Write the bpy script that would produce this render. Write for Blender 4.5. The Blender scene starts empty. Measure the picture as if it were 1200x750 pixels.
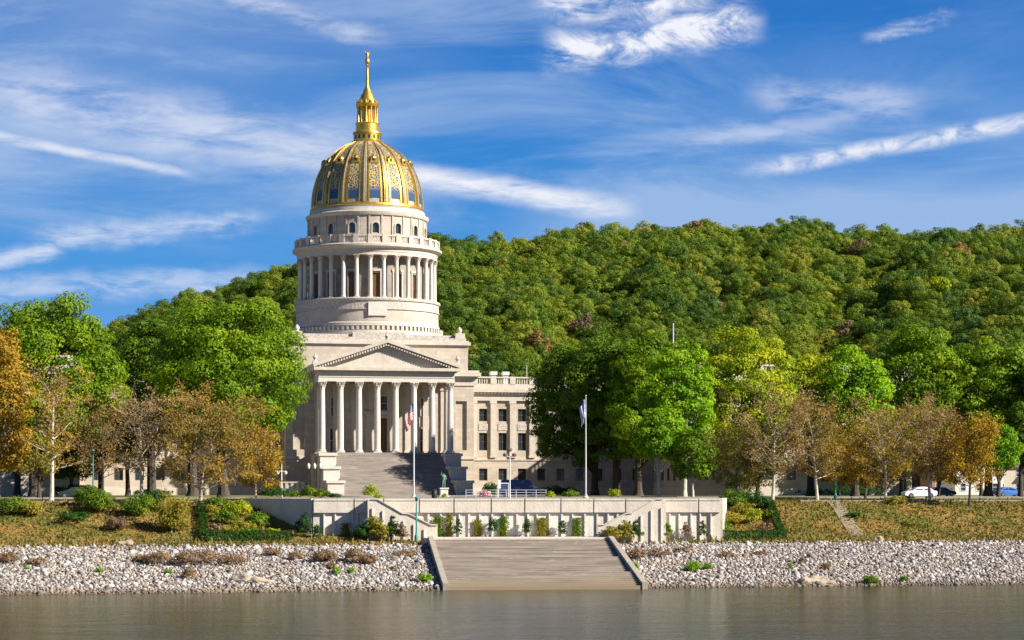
import bpy, bmesh, math, random
import numpy as np
from mathutils import Matrix, Vector
R = math.radians
sc = bpy.context.scene
COL = sc.collection
random.seed(7)

# ------------------------------------------------------------------ camera
TH = R(12.0); CS, SN = math.cos(TH), math.sin(TH)
CX, CY, EYE, F = -58.8, -416.9, 10.1, 2442.0
cam = bpy.data.cameras.new('camera'); camo = bpy.data.objects.new('camera', cam); COL.objects.link(camo)
camo.location = (CX, CY, EYE); camo.rotation_euler = (R(90), 0, -TH)
cam.sensor_width = 36; cam.lens = F/1200*36; cam.shift_y = 197/1200
cam.clip_start = 1; cam.clip_end = 6000
sc.camera = camo

def at(px, Z):
    X = (px-600)/F*Z
    return CX + X*CS + Z*SN, CY - X*SN + Z*CS
def ZY(px, Y): return (Y-CY)/(CS-(px-600)/F*SN)      # distance at which the sight line over px crosses the row y=Y
def zat(py, Z): return EYE + (572-py)*Z/F

# ------------------------------------------------------------------ exposure, world, sun
sc.view_settings.view_transform = 'Standard'; sc.view_settings.look = 'None'
sc.view_settings.gamma = 1; sc.view_settings.exposure = 1.22
SUN_AZ, SUN_EL = R(58), R(31)
sdir = Vector((math.sin(SUN_AZ)*math.cos(SUN_EL), -math.cos(SUN_AZ)*math.cos(SUN_EL), math.sin(SUN_EL)))
sl = bpy.data.lights.new('sun', 'SUN'); sl.energy = 5.0; sl.angle = R(0.5); sl.color = (1, .925, .82)
so = bpy.data.objects.new('sun', sl); COL.objects.link(so)
so.rotation_euler = sdir.to_track_quat('Z', 'Y').to_euler(); so.location = (100, -300, 200)

def build_world():
    w = bpy.data.worlds.new('World'); sc.world = w; w.use_nodes = True
    nt = w.node_tree; N = nt.nodes; L = nt.links; N.clear()
    out = N.new('ShaderNodeOutputWorld'); bg = N.new('ShaderNodeBackground'); L.new(bg.outputs[0], out.inputs[0])
    bg.inputs[1].default_value = 0.056
    sky = N.new('ShaderNodeTexSky'); sky.sky_type = 'NISHITA'; sky.sun_disc = False
    sky.sun_elevation = SUN_EL; sky.sun_rotation = math.atan2(sdir.x, sdir.y)
    sky.air_density = 1.0; sky.dust_density = 0.1; sky.ozone_density = 3.0
    tc = N.new('ShaderNodeTexCoord'); sep = N.new('ShaderNodeSeparateXYZ'); L.new(tc.outputs['Generated'], sep.inputs[0])
    def m(op, a, b=None, c=None, clamp=False):
        n = N.new('ShaderNodeMath'); n.operation = op; n.use_clamp = clamp
        for i, v in enumerate((a, b, c)):
            if v is None: continue
            if isinstance(v, (int, float)): n.inputs[i].default_value = v
            else: L.new(v, n.inputs[i])
        return n.outputs[0]
    # bearing and height of each sky direction, in hundredths of the lens' focal length
    az = m('SUBTRACT', m('ARCTAN2', sep.outputs[0], sep.outputs[1]), TH)
    el = m('ARCSINE', sep.outputs[2])
    X = m('MULTIPLY', az, 24.42); Y = m('MULTIPLY', el, 24.42)      # about 100 px of the photograph per unit
    comb = N.new('ShaderNodeCombineXYZ'); L.new(X, comb.inputs[0]); L.new(Y, comb.inputs[1])
    def noise(scale, sx, sy, rot=0, detail=6, rough=.55, dist=0, off=0):
        mp = N.new('ShaderNodeMapping'); L.new(comb.outputs[0], mp.inputs[0])
        mp.inputs['Rotation'].default_value = (0, 0, rot); mp.inputs['Scale'].default_value = (sx, sy, 1)
        mp.inputs['Location'].default_value = (off, off*.37, off*.11)
        n = N.new('ShaderNodeTexNoise'); L.new(mp.outputs[0], n.inputs['Vector'])
        n.inputs['Scale'].default_value = scale; n.inputs['Detail'].default_value = detail
        n.inputs['Roughness'].default_value = rough; n.inputs['Distortion'].default_value = dist
        return n.outputs['Fac']
    def ss(v, a, b):
        n = N.new('ShaderNodeMapRange'); n.interpolation_type = 'SMOOTHSTEP'
        L.new(v, n.inputs[0]); n.inputs[1].default_value = a; n.inputs[2].default_value = b
        return n.outputs[0]
    wob = noise(1.4, 1, 1, 0, 5, .6, 0, 3.3)
    fil = noise(2.2, .5, 2.2, R(12), 7, .62, .4, 9.1)
    def streak(x0, y0, x1, y1, w, k, wobble=.25, soft=.0):
        x0, x1 = (x0-600)/100, (x1-600)/100; y0, y1 = (572-y0)/100, (572-y1)/100; w /= 100
        dx, dy = x1-x0, y1-y0; Ln = math.hypot(dx, dy); dx /= Ln; dy /= Ln
        ax = m('SUBTRACT', X, x0); ay = m('SUBTRACT', Y, y0)
        t = m('ADD', m('MULTIPLY', ax, dx), m('MULTIPLY', ay, dy))
        d = m('ADD', m('MULTIPLY', ax, -dy), m('MULTIPLY', ay, dx))
        d = m('ADD', d, m('MULTIPLY', m('SUBTRACT', wob, .5), wobble))
        e = m('ABSOLUTE', d)
        body = m('SUBTRACT', 1.0, ss(e, 0, w))
        ends = m('MULTIPLY', ss(t, 0, Ln*.22), m('SUBTRACT', 1.0, ss(t, Ln*.8, Ln)))
        return m('MULTIPLY', m('MULTIPLY', body, ends), k)
    base = m('MULTIPLY', ss(noise(.55, .35, 1.7, R(8), 8, .64, .6), .41, .71), .54)
    veil = m('MULTIPLY', m('MULTIPLY_ADD', fil, 1.2, .4), m('MULTIPLY', ss(noise(.22, .6, 1.3, R(-6), 4, .5, .3, 5.7), .40, .66), .30))
    low = m('MULTIPLY', m('MULTIPLY', m('SUBTRACT', 1.0, ss(Y, 3.05, 3.75)), ss(X, -.6, 1.6)), .74)
    left = m('MULTIPLY', m('MULTIPLY', m('SUBTRACT', 1.0, ss(X, -4.6, 0.2)), ss(Y, 2.6, 4.0)), .24)
    clear = m('SUBTRACT', 1.0, m('MULTIPLY', m('MULTIPLY', ss(X, 1.2, 3.6), ss(Y, 4.0, 5.0)), .72))
    deep = m('SUBTRACT', 1.0, m('MULTIPLY', m('SUBTRACT', 1.0, ss(Y, 2.4, 3.3)), m('SUBTRACT', 1.0, ss(X, -.6, .6))), )
    s = []
    s.append(m('MULTIPLY', streak(-60, 108, 480, 205, 56, .66, .4), m('MULTIPLY', ss(fil, .22, .66), 1.0)))
    s.append(m('MULTIPLY', streak(-60, 165, 250, 213, 9, .8, .12), ss(fil, .2, .6)))
    s.append(m('MULTIPLY', streak(430, 200, 760, 252, 22, 1.15, .12), ss(fil, .15, .6)))
    s.append(m('MULTIPLY', streak(850, 208, 1260, 150, 15, 1.0, .12), ss(noise(3.0, 1, 1.6, R(-8), 7, .6, .5, 2.2), .25, .62)))
    s.append(m('MULTIPLY', streak(622, 74, 905, 36, 34, 1.9, .35), ss(noise(1.5, .8, 1.8, R(-10), 8, .66, .7, 4.2), .34, .66)))
    s.append(m('MULTIPLY', streak(610, 14, 860, 4, 44, 1.2, .5), ss(noise(1.6, .8, 1.6, R(-20), 8, .65, .9, 6.2), .36, .66)))
    s.append(m('MULTIPLY', streak(-40, 318, 90, 300, 16, .7, .3), ss(fil, .3, .6)))
    s.append(m('MULTIPLY', streak(30, 290, 330, 258, 22, .6, .4), ss(fil, .3, .6)))
    s.append(m('MULTIPLY', streak(180, -12, 470, 62, 16, .5, .3), ss(fil, .3, .6)))
    s.append(m('MULTIPLY', streak(1000, 62, 1120, 34, 12, .55, .4), ss(fil, .34, .6)))
    s.append(m('MULTIPLY', streak(860, 112, 1090, 140, 26, .42, .4), ss(fil, .3, .6)))
    s.append(m('MULTIPLY', streak(760, 180, 1100, 130, 22, .35, .4), ss(fil, .3, .6)))
    s.append(m('MULTIPLY', streak(-80, 348, 380, 330, 26, .5, .3), ss(fil, .3, .6)))
    tot = m('MULTIPLY', m('MULTIPLY', m('ADD', m('ADD', base, veil), left), clear), deep)
    tot = m('MULTIPLY', m('ADD', tot, low), m('SUBTRACT', 1.0, m('MULTIPLY', ss(Y, 6.2, 10.0), .8)))
    soft = m('MINIMUM', tot, .70)
    hard = s[0]
    for q in s[1:]: hard = m('MAXIMUM', hard, q)
    # clear-sky colour: the physical sky deepened towards blue
    gm = N.new('ShaderNodeMix'); gm.data_type = 'RGBA'; gm.blend_type = 'MIX'
    gm.inputs[0].default_value = .94
    ramp = N.new('ShaderNodeValToRGB'); L.new(m('DIVIDE', Y, 16.0), ramp.inputs[0])
    e = ramp.color_ramp.elements
    e[0].position = .0; e[0].color = (1.6, 3.4, 6.6, 1); e[1].position = 1; e[1].color = (.01, .30, 1.7, 1)
    x = e.new(.175); x.color = (.30, 2.15, 5.5, 1)
    x = e.new(.27); x.color = (.06, 1.55, 4.9, 1)
    x = e.new(.40); x.color = (.0, .92, 3.8, 1)
    L.new(sky.outputs[0], gm.inputs[6]); L.new(ramp.outputs[0], gm.inputs[7])
    m1 = N.new('ShaderNodeMix'); m1.data_type = 'RGBA'; L.new(soft, m1.inputs[0]); L.new(gm.outputs[2], m1.inputs[6])
    m1.inputs[7].default_value = (3.3, 4.4, 6.3, 1)
    m2 = N.new('ShaderNodeMix'); m2.data_type = 'RGBA'; L.new(m('MULTIPLY', hard, .92, clamp=True), m2.inputs[0]); L.new(m1.outputs[2], m2.inputs[6])
    m2.inputs[7].default_value = (6.8, 6.9, 7.5, 1)
    L.new(m2.outputs[2], bg.inputs[0])
build_world()

# ------------------------------------------------------------------ helpers
def tag(o, label=None, cat=None, group=None, kind=None):
    if label: o['label'] = label
    if cat: o['category'] = cat
    if group: o['group'] = group
    if kind: o['kind'] = kind
    return o
def empty(name, loc=(0, 0, 0), rz=0, label=None, cat=None, group=None):
    o = bpy.data.objects.new(name, None); COL.objects.link(o)
    o.location = loc; o.rotation_euler = (0, 0, rz); o.empty_display_size = .5
    return tag(o, label, cat, group)
KIDS = {}
def link(o, parent=None):
    COL.objects.link(o)
    if parent: o.parent = parent; KIDS.setdefault(parent.name, []).append(o)
    return o
def copy_obj(o, parent=None, loc=None, rz=None):
    c = o.copy(); link(c, parent)
    if loc is not None: c.location = loc
    if rz is not None: c.rotation_euler = (0, 0, rz)
    for ch in KIDS.get(o.name, []): copy_obj(ch, c)
    return c

class MB:
    def __init__(s, M=None): s.v = []; s.f = []; s.M = M
    def add(s, vs, fs):
        n = len(s.v)
        if s.M is not None: vs = [tuple(s.M @ Vector(p)) for p in vs]
        s.v += [tuple(p) for p in vs]; s.f += [tuple(i+n for i in q) for q in fs]
    def box(s, x0, x1, y0, y1, z0, z1):
        s.add([(x0,y0,z0),(x1,y0,z0),(x1,y1,z0),(x0,y1,z0),(x0,y0,z1),(x1,y0,z1),(x1,y1,z1),(x0,y1,z1)],
              [(0,3,2,1),(4,5,6,7),(0,1,5,4),(1,2,6,5),(2,3,7,6),(3,0,4,7)])
    def ring(s, x0, x1, y0, y1, z0, z1, p=.5):   # band round a rectangle, p proud, made of one closed shell
        s.box(x0-p, x1+p, y0-p, y1+p, z0, z1)
    def lathe(s, prof, seg=24, cx=0, cy=0, cap=True):
        vs = []; fs = []
        for r, z in prof:
            for i in range(seg):
                a = 2*math.pi*i/seg; vs.append((cx+r*math.cos(a), cy+r*math.sin(a), z))
        for j in range(len(prof)-1):
            for i in range(seg):
                k = (i+1) % seg; fs.append((j*seg+i, j*seg+k, (j+1)*seg+k, (j+1)*seg+i))
        if cap:
            fs.append(tuple(range(seg-1, -1, -1))); fs.append(tuple(range((len(prof)-1)*seg, len(prof)*seg)))
        s.add(vs, fs)
    def prism(s, poly, y0, y1, axis='y'):        # poly in (x,z) extruded in y, or (y,z) extruded in x, or (x,y) in z
        n = len(poly)
        if axis == 'y': vs = [(a, y0, b) for a, b in poly] + [(a, y1, b) for a, b in poly]
        elif axis == 'x': vs = [(y0, a, b) for a, b in poly] + [(y1, a, b) for a, b in poly]
        else: vs = [(a, b, y0) for a, b in poly] + [(a, b, y1) for a, b in poly]
        fs = [tuple(range(n)), tuple(range(2*n-1, n-1, -1))]
        for i in range(n):
            k = (i+1) % n; fs.append((i, i+n, k+n, k))
        s.add(vs, fs)
    def tube(s, pts, rad, seg=6, cap=True):
        pts = [Vector(p) for p in pts]; n = len(pts)
        if not hasattr(rad, '__len__'): rad = [rad]*n
        vs = []; fs = []; u = None
        for i, p in enumerate(pts):
            d = (pts[min(i+1, n-1)]-pts[max(i-1, 0)]).normalized()
            if u is None: u = d.orthogonal().normalized()
            u = (u - d*u.dot(d)); u = u.normalized() if u.length > 1e-5 else d.orthogonal().normalized()
            w = d.cross(u)
            for k in range(seg):
                a = 2*math.pi*k/seg; vs.append(tuple(p + (u*math.cos(a)+w*math.sin(a))*rad[i]))
        for i in range(n-1):
            for k in range(seg):
                q = (k+1) % seg; fs.append((i*seg+k, i*seg+q, (i+1)*seg+q, (i+1)*seg+k))
        if cap: fs.append(tuple(range(seg-1, -1, -1))); fs.append(tuple(range((n-1)*seg, n*seg)))
        s.add(vs, fs)
    def wall(s, x0, x1, z0, z1, y, depth, ops, cuts=(), f=None, back=True):
        f = f or (lambda x, y, z: (x, y, z))
        xs = sorted({round(v, 4) for v in [x0, x1]+[o[0] for o in ops]+[o[1] for o in ops]+[c for c in cuts if x0 < c < x1]})
        zs = sorted({round(v, 4) for v in [z0, z1]+[o[2] for o in ops]+[o[3] for o in ops]})
        q = [(0, 1, 2, 3)]
        for a, b in zip(xs, xs[1:]):
            for c, d in zip(zs, zs[1:]):
                mx, mz = (a+b)/2, (c+d)/2
                if any(o[0] < mx < o[1] and o[2] < mz < o[3] for o in ops): continue
                s.add([f(a,y,c), f(b,y,c), f(b,y,d), f(a,y,d)], q)
        Y = y+depth
        for a, b, c, d in ops:
            s.add([f(a,y,c), f(a,Y,c), f(b,Y,c), f(b,y,c)], q); s.add([f(a,y,d), f(b,y,d), f(b,Y,d), f(a,Y,d)], q)
            s.add([f(a,y,c), f(a,y,d), f(a,Y,d), f(a,Y,c)], q); s.add([f(b,y,c), f(b,Y,c), f(b,Y,d), f(b,y,d)], q)
    def build(s, name, mat, parent=None, smooth=False):
        me = bpy.data.meshes.new(name); me.from_pydata(s.v, [], s.f)
        bm = bmesh.new(); bm.from_mesh(me); bmesh.ops.recalc_face_normals(bm, faces=bm.faces); bm.to_mesh(me); bm.free()
        me.materials.append(mat)
        if smooth:
            me.shade_smooth(); me.set_sharp_from_angle(angle=R(38))
        o = bpy.data.objects.new(name, me); return link(o, parent)

def npmesh(name, V, Fc, mat, parent=None, tint=None, smooth=False, do_link=True):
    me = bpy.data.meshes.new(name); nf, k = Fc.shape
    me.vertices.add(len(V)); me.vertices.foreach_set('co', np.ascontiguousarray(V, dtype=np.float32).ravel())
    me.loops.add(nf*k); me.loops.foreach_set('vertex_index', np.ascontiguousarray(Fc, dtype=np.int32).ravel())
    me.polygons.add(nf); me.polygons.foreach_set('loop_start', np.arange(nf, dtype=np.int32)*k)
    if tint is not None:
        at_ = me.attributes.new('tint', 'FLOAT', 'FACE'); at_.data.foreach_set('value', np.ascontiguousarray(tint, dtype=np.float32))
    me.materials.append(mat)
    me.update(calc_edges=True); me.validate()
    if smooth: me.shade_smooth()
    o = bpy.data.objects.new(name, me)
    if do_link: link(o, parent)
    return o

# ------------------------------------------------------------------ materials
def newmat(name):
    m = bpy.data.materials.new(name); m.use_nodes = True; nt = m.node_tree
    return m, nt, nt.nodes, nt.links, nt.nodes['Principled BSDF']
def mix(nt, fac, a, b, mode='MIX'):
    n = nt.nodes.new('ShaderNodeMix'); n.data_type = 'RGBA'; n.blend_type = mode
    for i, v in ((0, fac), (6, a), (7, b)):
        if hasattr(v, 'links'): nt.links.new(v, n.inputs[i])
        elif isinstance(v, (int, float)): n.inputs[i].default_value = v
        else: n.inputs[i].default_value = (*v, 1)
    return n.outputs[2]
def noise(nt, vec, scale, detail=5, rough=.55, sc3=None, dist=0):
    if sc3:
        mp = nt.nodes.new('ShaderNodeMapping'); mp.inputs['Scale'].default_value = sc3
        nt.links.new(vec, mp.inputs[0]); vec = mp.outputs[0]
    n = nt.nodes.new('ShaderNodeTexNoise'); nt.links.new(vec, n.inputs['Vector'])
    n.inputs['Scale'].default_value = scale; n.inputs['Detail'].default_value = detail
    n.inputs['Roughness'].default_value = rough; n.inputs['Distortion'].default_value = dist
    return n.outputs['Fac']
def rng(nt, v, a, b, c=0, d=1):
    n = nt.nodes.new('ShaderNodeMapRange'); nt.links.new(v, n.inputs[0])
    for i, q in enumerate((a, b, c, d)): n.inputs[i+1].default_value = q
    return n.outputs[0]
def surf(name, c1, c2=None, rough=.8, scale=.6, metal=0, spec=.3, bump=0, bscale=4, joints=None, streak=None, dirt=None):
    m, nt, N, L, p = newmat(name)
    c2 = c2 or tuple(x*.8 for x in c1)
    tc = N.new('ShaderNodeTexCoord'); v = tc.outputs['Object']
    col = mix(nt, rng(nt, noise(nt, v, scale, 6, .6), .3, .7), c1, c2)
    if joints:
        w, h, dk = joints
        sp = N.new('ShaderNodeSeparateXYZ'); L.new(v, sp.inputs[0])
        ad = N.new('ShaderNodeMath'); ad.operation = 'ADD'; L.new(sp.outputs[0], ad.inputs[0]); L.new(sp.outputs[1], ad.inputs[1])
        cb = N.new('ShaderNodeCombineXYZ'); L.new(ad.outputs[0], cb.inputs[0]); L.new(sp.outputs[2], cb.inputs[1])
        b = N.new('ShaderNodeTexBrick'); L.new(cb.outputs[0], b.inputs['Vector'])
        b.inputs['Scale'].default_value = 1; b.inputs['Brick Width'].default_value = w; b.inputs['Row Height'].default_value = h
        b.inputs['Mortar Size'].default_value = .025; b.inputs['Mortar Smooth'].default_value = .3
        b.inputs['Color1'].default_value = (1, 1, 1, 1); b.inputs['Color2'].default_value = (.80, .80, .80, 1)
        b.inputs['Mortar'].default_value = (dk, dk, dk, 1)
        col = mix(nt, 1.0, col, b.outputs['Color'], 'MULTIPLY')
    if streak:
        cc, amt = streak
        f = rng(nt, noise(nt, v, 1.0, 6, .65, (1.6, 1.6, .10)), .5, .72)
        mm = N.new('ShaderNodeMath'); mm.operation = 'MULTIPLY'; L.new(f, mm.inputs[0]); mm.inputs[1].default_value = amt
        col = mix(nt, mm.outputs[0], col, cc)
    if dirt:
        cc, amt, s_ = dirt
        f = rng(nt, noise(nt, v, s_, 8, .7, None, .4), .5, .68)
        mm = N.new('ShaderNodeMath'); mm.operation = 'MULTIPLY'; L.new(f, mm.inputs[0]); mm.inputs[1].default_value = amt
        col = mix(nt, mm.outputs[0], col, cc)
    L.new(col, p.inputs['Base Color'])
    p.inputs['Roughness'].default_value = rough; p.inputs['Metallic'].default_value = metal
    p.inputs['Specular IOR Level'].default_value = spec
    if bump:
        bn = N.new('ShaderNodeBump'); bn.inputs['Strength'].default_value = bump; bn.inputs['Distance'].default_value = .1
        L.new(noise(nt, v, bscale, 6, .6), bn.inputs['Height']); L.new(bn.outputs[0], p.inputs['Normal'])
    return m
STONE = surf('limestone', (.51, .44, .355), (.41, .35, .28), .85, .35, bump=.25, joints=(1.8, .75, .72), streak=((.30, .25, .20), .40), dirt=((.36, .31, .25), .35, .5))
TRIM = surf('carved_limestone', (.53, .475, .40), (.42, .37, .31), .85, .8, bump=.3, bscale=3, streak=((.36, .32, .27), .45))
PALE = surf('pale_stone', (.57, .53, .465), (.47, .43, .375), .8, 1.2, bump=.2, streak=((.42, .38, .33), .3))
RELIEF = surf('relief_stone', (.53, .48, .41), (.28, .25, .22), .9, 2.4, bump=1.0, bscale=2.5)
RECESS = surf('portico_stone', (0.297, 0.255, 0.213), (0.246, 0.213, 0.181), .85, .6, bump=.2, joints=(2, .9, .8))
def streaky(name, c1, c2, c3):
    m, nt, N, L, p = newmat(name); tc = N.new('ShaderNodeTexCoord'); v = tc.outputs['Object']
    col = mix(nt, rng(nt, noise(nt, v, 1.0, 6, .65, (.22, 2.2, 2.2)), .38, .62), c1, c2)
    col = mix(nt, rng(nt, noise(nt, v, 1.7, 6, .7, (.3, 2.6, 2.6)), .56, .72), col, c3)
    L.new(col, p.inputs['Base Color']); p.inputs['Roughness'].default_value = .85; return m
GRANITE = streaky('step_granite', (.28, .24, .20), (.17, .15, .13), (.40, .37, .33))
GRANITE0 = surf('spare_granite', (.50, .44, .37), (.36, .31, .26), .85, 1.5, bump=.3, dirt=((.26, .23, .2), .5, .9))
CONC = surf('weathered_concrete', (.60, .55, .46), (.48, .43, .355), .9, .7, bump=.4, streak=((.40, .35, .29), .45), dirt=((.44, .39, .32), .35, .6))
CONCW = surf('stained_white_concrete', (0.676, 0.640, 0.578), (0.551, 0.507, 0.445), .9, 1.2, bump=.4, streak=((.42, .40, .36), .8))
KERBC = surf('weathered_kerb', (.37, .33, .265), (.27, .24, .19), .9, .9, bump=.4, dirt=((.2, .17, .13), .5, .8))
def stepmat():
    m, nt, N, L, p = newmat('river_step_concrete'); tc = N.new('ShaderNodeTexCoord'); v = tc.outputs['Object']
    col = mix(nt, rng(nt, noise(nt, v, .8, 6, .6, (.25, 1.6, 1.6)), .35, .65), (.16, .135, .108), (.29, .25, .20))
    col = mix(nt, rng(nt, noise(nt, v, 1.6, 6, .7, (.35, 2, 2)), .6, .7), col, (.46, .42, .36))
    sp = N.new('ShaderNodeSeparateXYZ'); L.new(v, sp.inputs[0])
    col = mix(nt, rng(nt, sp.outputs[2], .5, 1.3, .75, 0), col, (.25, .19, .115))
    L.new(col, p.inputs['Base Color']); p.inputs['Roughness'].default_value = .9; return m
STEPC = stepmat()
GOLD = surf('gilding', (0.765, 0.493, 0.093), (0.561, 0.323, 0.043), .36, 1.3, metal=.85, spec=.5, bump=.3, bscale=3)
GOLDP = surf('pale_gilding', (.42, .39, .30), (.25, .25, .22), .6, 2.0, metal=.25, bump=.3)
DKSTONE = surf('lead_ring', (.33, .33, .33), (.24, .24, .25), .7, 1)
BRONZE = surf('bronze_door', (.16, .085, .04), (.10, .06, .03), .5, 2)
GLASSD = surf('dark_window_glass', (.035, .045, .055), (.02, .028, .035), .12, .5, spec=.8)
FRAME = surf('dark_window_frame', (.10, .085, .07), (.07, .06, .05), .6, 2)
WHITEP = surf('white_paint', (0.593, 0.593, 0.578), (0.532, 0.532, 0.517), .5, 3)
DARKM = surf('dark_iron', (.03, .032, .035), (.02, .02, .022), .5, 4)
GREENM = surf('green_lamp_paint', (.05, .22, .17), (.04, .17, .13), .5, 4)
ALU = surf('brushed_pole', (.72, .72, .70), (.6, .6, .6), .35, 4, metal=.4)
VERDI = surf('verdigris_bronze', (.15, .25, .20), (.10, .17, .14), .6, 6)
ASPH = surf('asphalt', (.055, .055, .058), (.045, .045, .047), .9, 2)
PAVE = surf('pale_paving', (.27, .25, .21), (.22, .20, .17), .9, .8)
ROOF = surf('flat_roof', (.30, .29, .27), (.24, .23, .22), .9, .5)
SHING = surf('roof_shingles', (.12, .10, .09), (.08, .07, .065), .9, 2)
BRICK = surf('brick_wall', (.34, .20, .14), (.28, .16, .11), .9, 1, joints=(.5, .2, .8))
CREAMW = surf('cream_siding', (0.471, 0.410, 0.319), (0.426, 0.365, 0.281), .8, 1)
TYRE = surf('rubber', (.02, .02, .02), (.015, .015, .015), .8, 4)
CHROME = surf('chrome', (.6, .6, .6), (.5, .5, .5), .25, 4, metal=.9)
def paint(n, c): return surf(n, c, tuple(x*.92 for x in c), .25, 1, spec=.6)
ROCKC = surf('bank_boulder', (0.380, 0.312, 0.236), (0.274, 0.220, 0.167), .9, 1.5, bump=.6)

def leafmat(name, cols, trans=.38, nscale=.16, inst=False, rough=.55):
    m, nt, N, L, p = newmat(name)
    a = N.new('ShaderNodeAttribute'); a.attribute_name = 'tint'
    tc = N.new('ShaderNodeTexCoord')
    nz = rng(nt, noise(nt, tc.outputs['Object'], nscale, 3, .5), .3, .7)
    ad = N.new('ShaderNodeMath'); ad.operation = 'MULTIPLY_ADD'
    L.new(nz, ad.inputs[0]); ad.inputs[1].default_value = .45
    sc_ = N.new('ShaderNodeMath'); sc_.operation = 'MULTIPLY'; L.new(a.outputs['Fac'], sc_.inputs[0]); sc_.inputs[1].default_value = .55
    L.new(sc_.outputs[0], ad.inputs[2]); fac = ad.outputs[0]
    rp = N.new('ShaderNodeValToRGB'); e = rp.color_ramp.elements
    n = len(cols)
    e[0].color = (*cols[0], 1); e[1].color = (*cols[-1], 1); e[0].position = .15; e[1].position = .85
    for i in range(1, n-1):
        q = e.new(.15+.7*i/(n-1)); q.color = (*cols[i], 1)
    if inst:
        b = N.new('ShaderNodeAttribute'); b.attribute_name = 'treetint'; b.attribute_type = 'INSTANCER'
        x = N.new('ShaderNodeMath'); x.operation = 'MULTIPLY'; L.new(b.outputs['Fac'], x.inputs[0]); x.inputs[1].default_value = .86
        y = N.new('ShaderNodeMath'); y.operation = 'MULTIPLY_ADD'; L.new(fac, y.inputs[0]); y.inputs[1].default_value = .14; L.new(x.outputs[0], y.inputs[2])
        fac = y.outputs[0]
    L.new(fac, rp.inputs[0]); col = rp.outputs[0]
    L.new(col, p.inputs['Base Color']); p.inputs['Roughness'].default_value = rough; p.inputs['Specular IOR Level'].default_value = .15
    t = N.new('ShaderNodeBsdfTranslucent')
    L.new(mix(nt, 1.0, col, (1.0, 1.0, .5), 'MULTIPLY'), t.inputs[0])
    ms = N.new('ShaderNodeMixShader'); ms.inputs[0].default_value = trans
    L.new(p.outputs[0], ms.inputs[1]); L.new(t.outputs[0], ms.inputs[2]); L.new(ms.outputs[0], N['Material Output'].inputs[0])
    return m
LEAF = {
 'green':  leafmat('green_leaves', [(0.069, 0.132, 0.004), (0.144, 0.247, 0.006), (0.276, 0.368, 0.008)]),
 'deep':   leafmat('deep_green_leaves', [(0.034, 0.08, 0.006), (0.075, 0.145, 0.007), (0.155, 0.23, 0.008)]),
 'bright': leafmat('bright_green_leaves', [(0.081, 0.196, 0.004), (0.172, 0.333, 0.005), (0.322, 0.46, 0.008)]),
 'yellow': leafmat('yellow_green_leaves', [(0.127, 0.207, 0.006), (0.276, 0.345, 0.008), (0.483, 0.471, 0.012)]),
 'orange': leafmat('orange_leaves', [(0.2, 0.14, 0.02), (0.35, 0.215, 0.02), (0.46, 0.33, 0.035)]),
 'russet': leafmat('russet_leaves', [(0.16, 0.14, 0.03), (0.29, 0.195, 0.035), (0.4, 0.26, 0.045)]),
 'olive':  leafmat('olive_leaves', [(0.14, 0.16, 0.02), (0.27, 0.24, 0.03), (0.42, 0.32, 0.04)]),
 'brown':  leafmat('brown_leaves', [(0.17, 0.125, 0.05), (0.28, 0.18, 0.06), (0.37, 0.24, 0.08)]),
 'shrub':  leafmat('shrub_leaves', [(0.04, 0.1, 0.01), (0.11, 0.19, 0.012), (0.24, 0.27, 0.018)], nscale=.5),
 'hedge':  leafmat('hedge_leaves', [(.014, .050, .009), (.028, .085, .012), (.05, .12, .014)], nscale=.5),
 'dry':    leafmat('dry_twigs', [(0.12, 0.08, 0.045), (0.2, 0.125, 0.065), (0.29, 0.19, 0.1)], .1, nscale=.5),
 'plum':   leafmat('plum_leaves', [(0.13, 0.09, 0.06), (0.18, 0.12, 0.075), (0.22, 0.15, 0.09)]),
 'rust':   leafmat('rust_leaves', [(0.17, 0.11, 0.035), (0.24, 0.145, 0.045), (0.28, 0.19, 0.05)]),
 'lime':   leafmat('lime_leaves', [(.16, .24, .012), (.33, .38, .015), (.46, .44, .02)], nscale=.6),
 'pink':   leafmat('flower_petals', [(.45, .05, .12), (.6, .3, .35), (.8, .75, .72)], .2, nscale=3),
}
HILLM = leafmat('hill_leaves', [(.052, .110, .018), (.085, .152, .016), (.130, .195, .015), (.180, .235, .016), (.235, .262, .022), (.28, .25, .05), (.27, .195, .08)], .34, inst=True)
BARKP = surf('pale_bark', (.62, .56, .45), (.34, .28, .21), .9, 1.6, bump=.5, bscale=5)
BARKD = surf('dark_bark', (.085, .065, .05), (.05, .04, .032), .95, 3, bump=.6, bscale=6)
BARKR = surf('reddish_bark', (.44, .33, .24), (.26, .19, .14), .95, 3, bump=.6, bscale=6)

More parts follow.
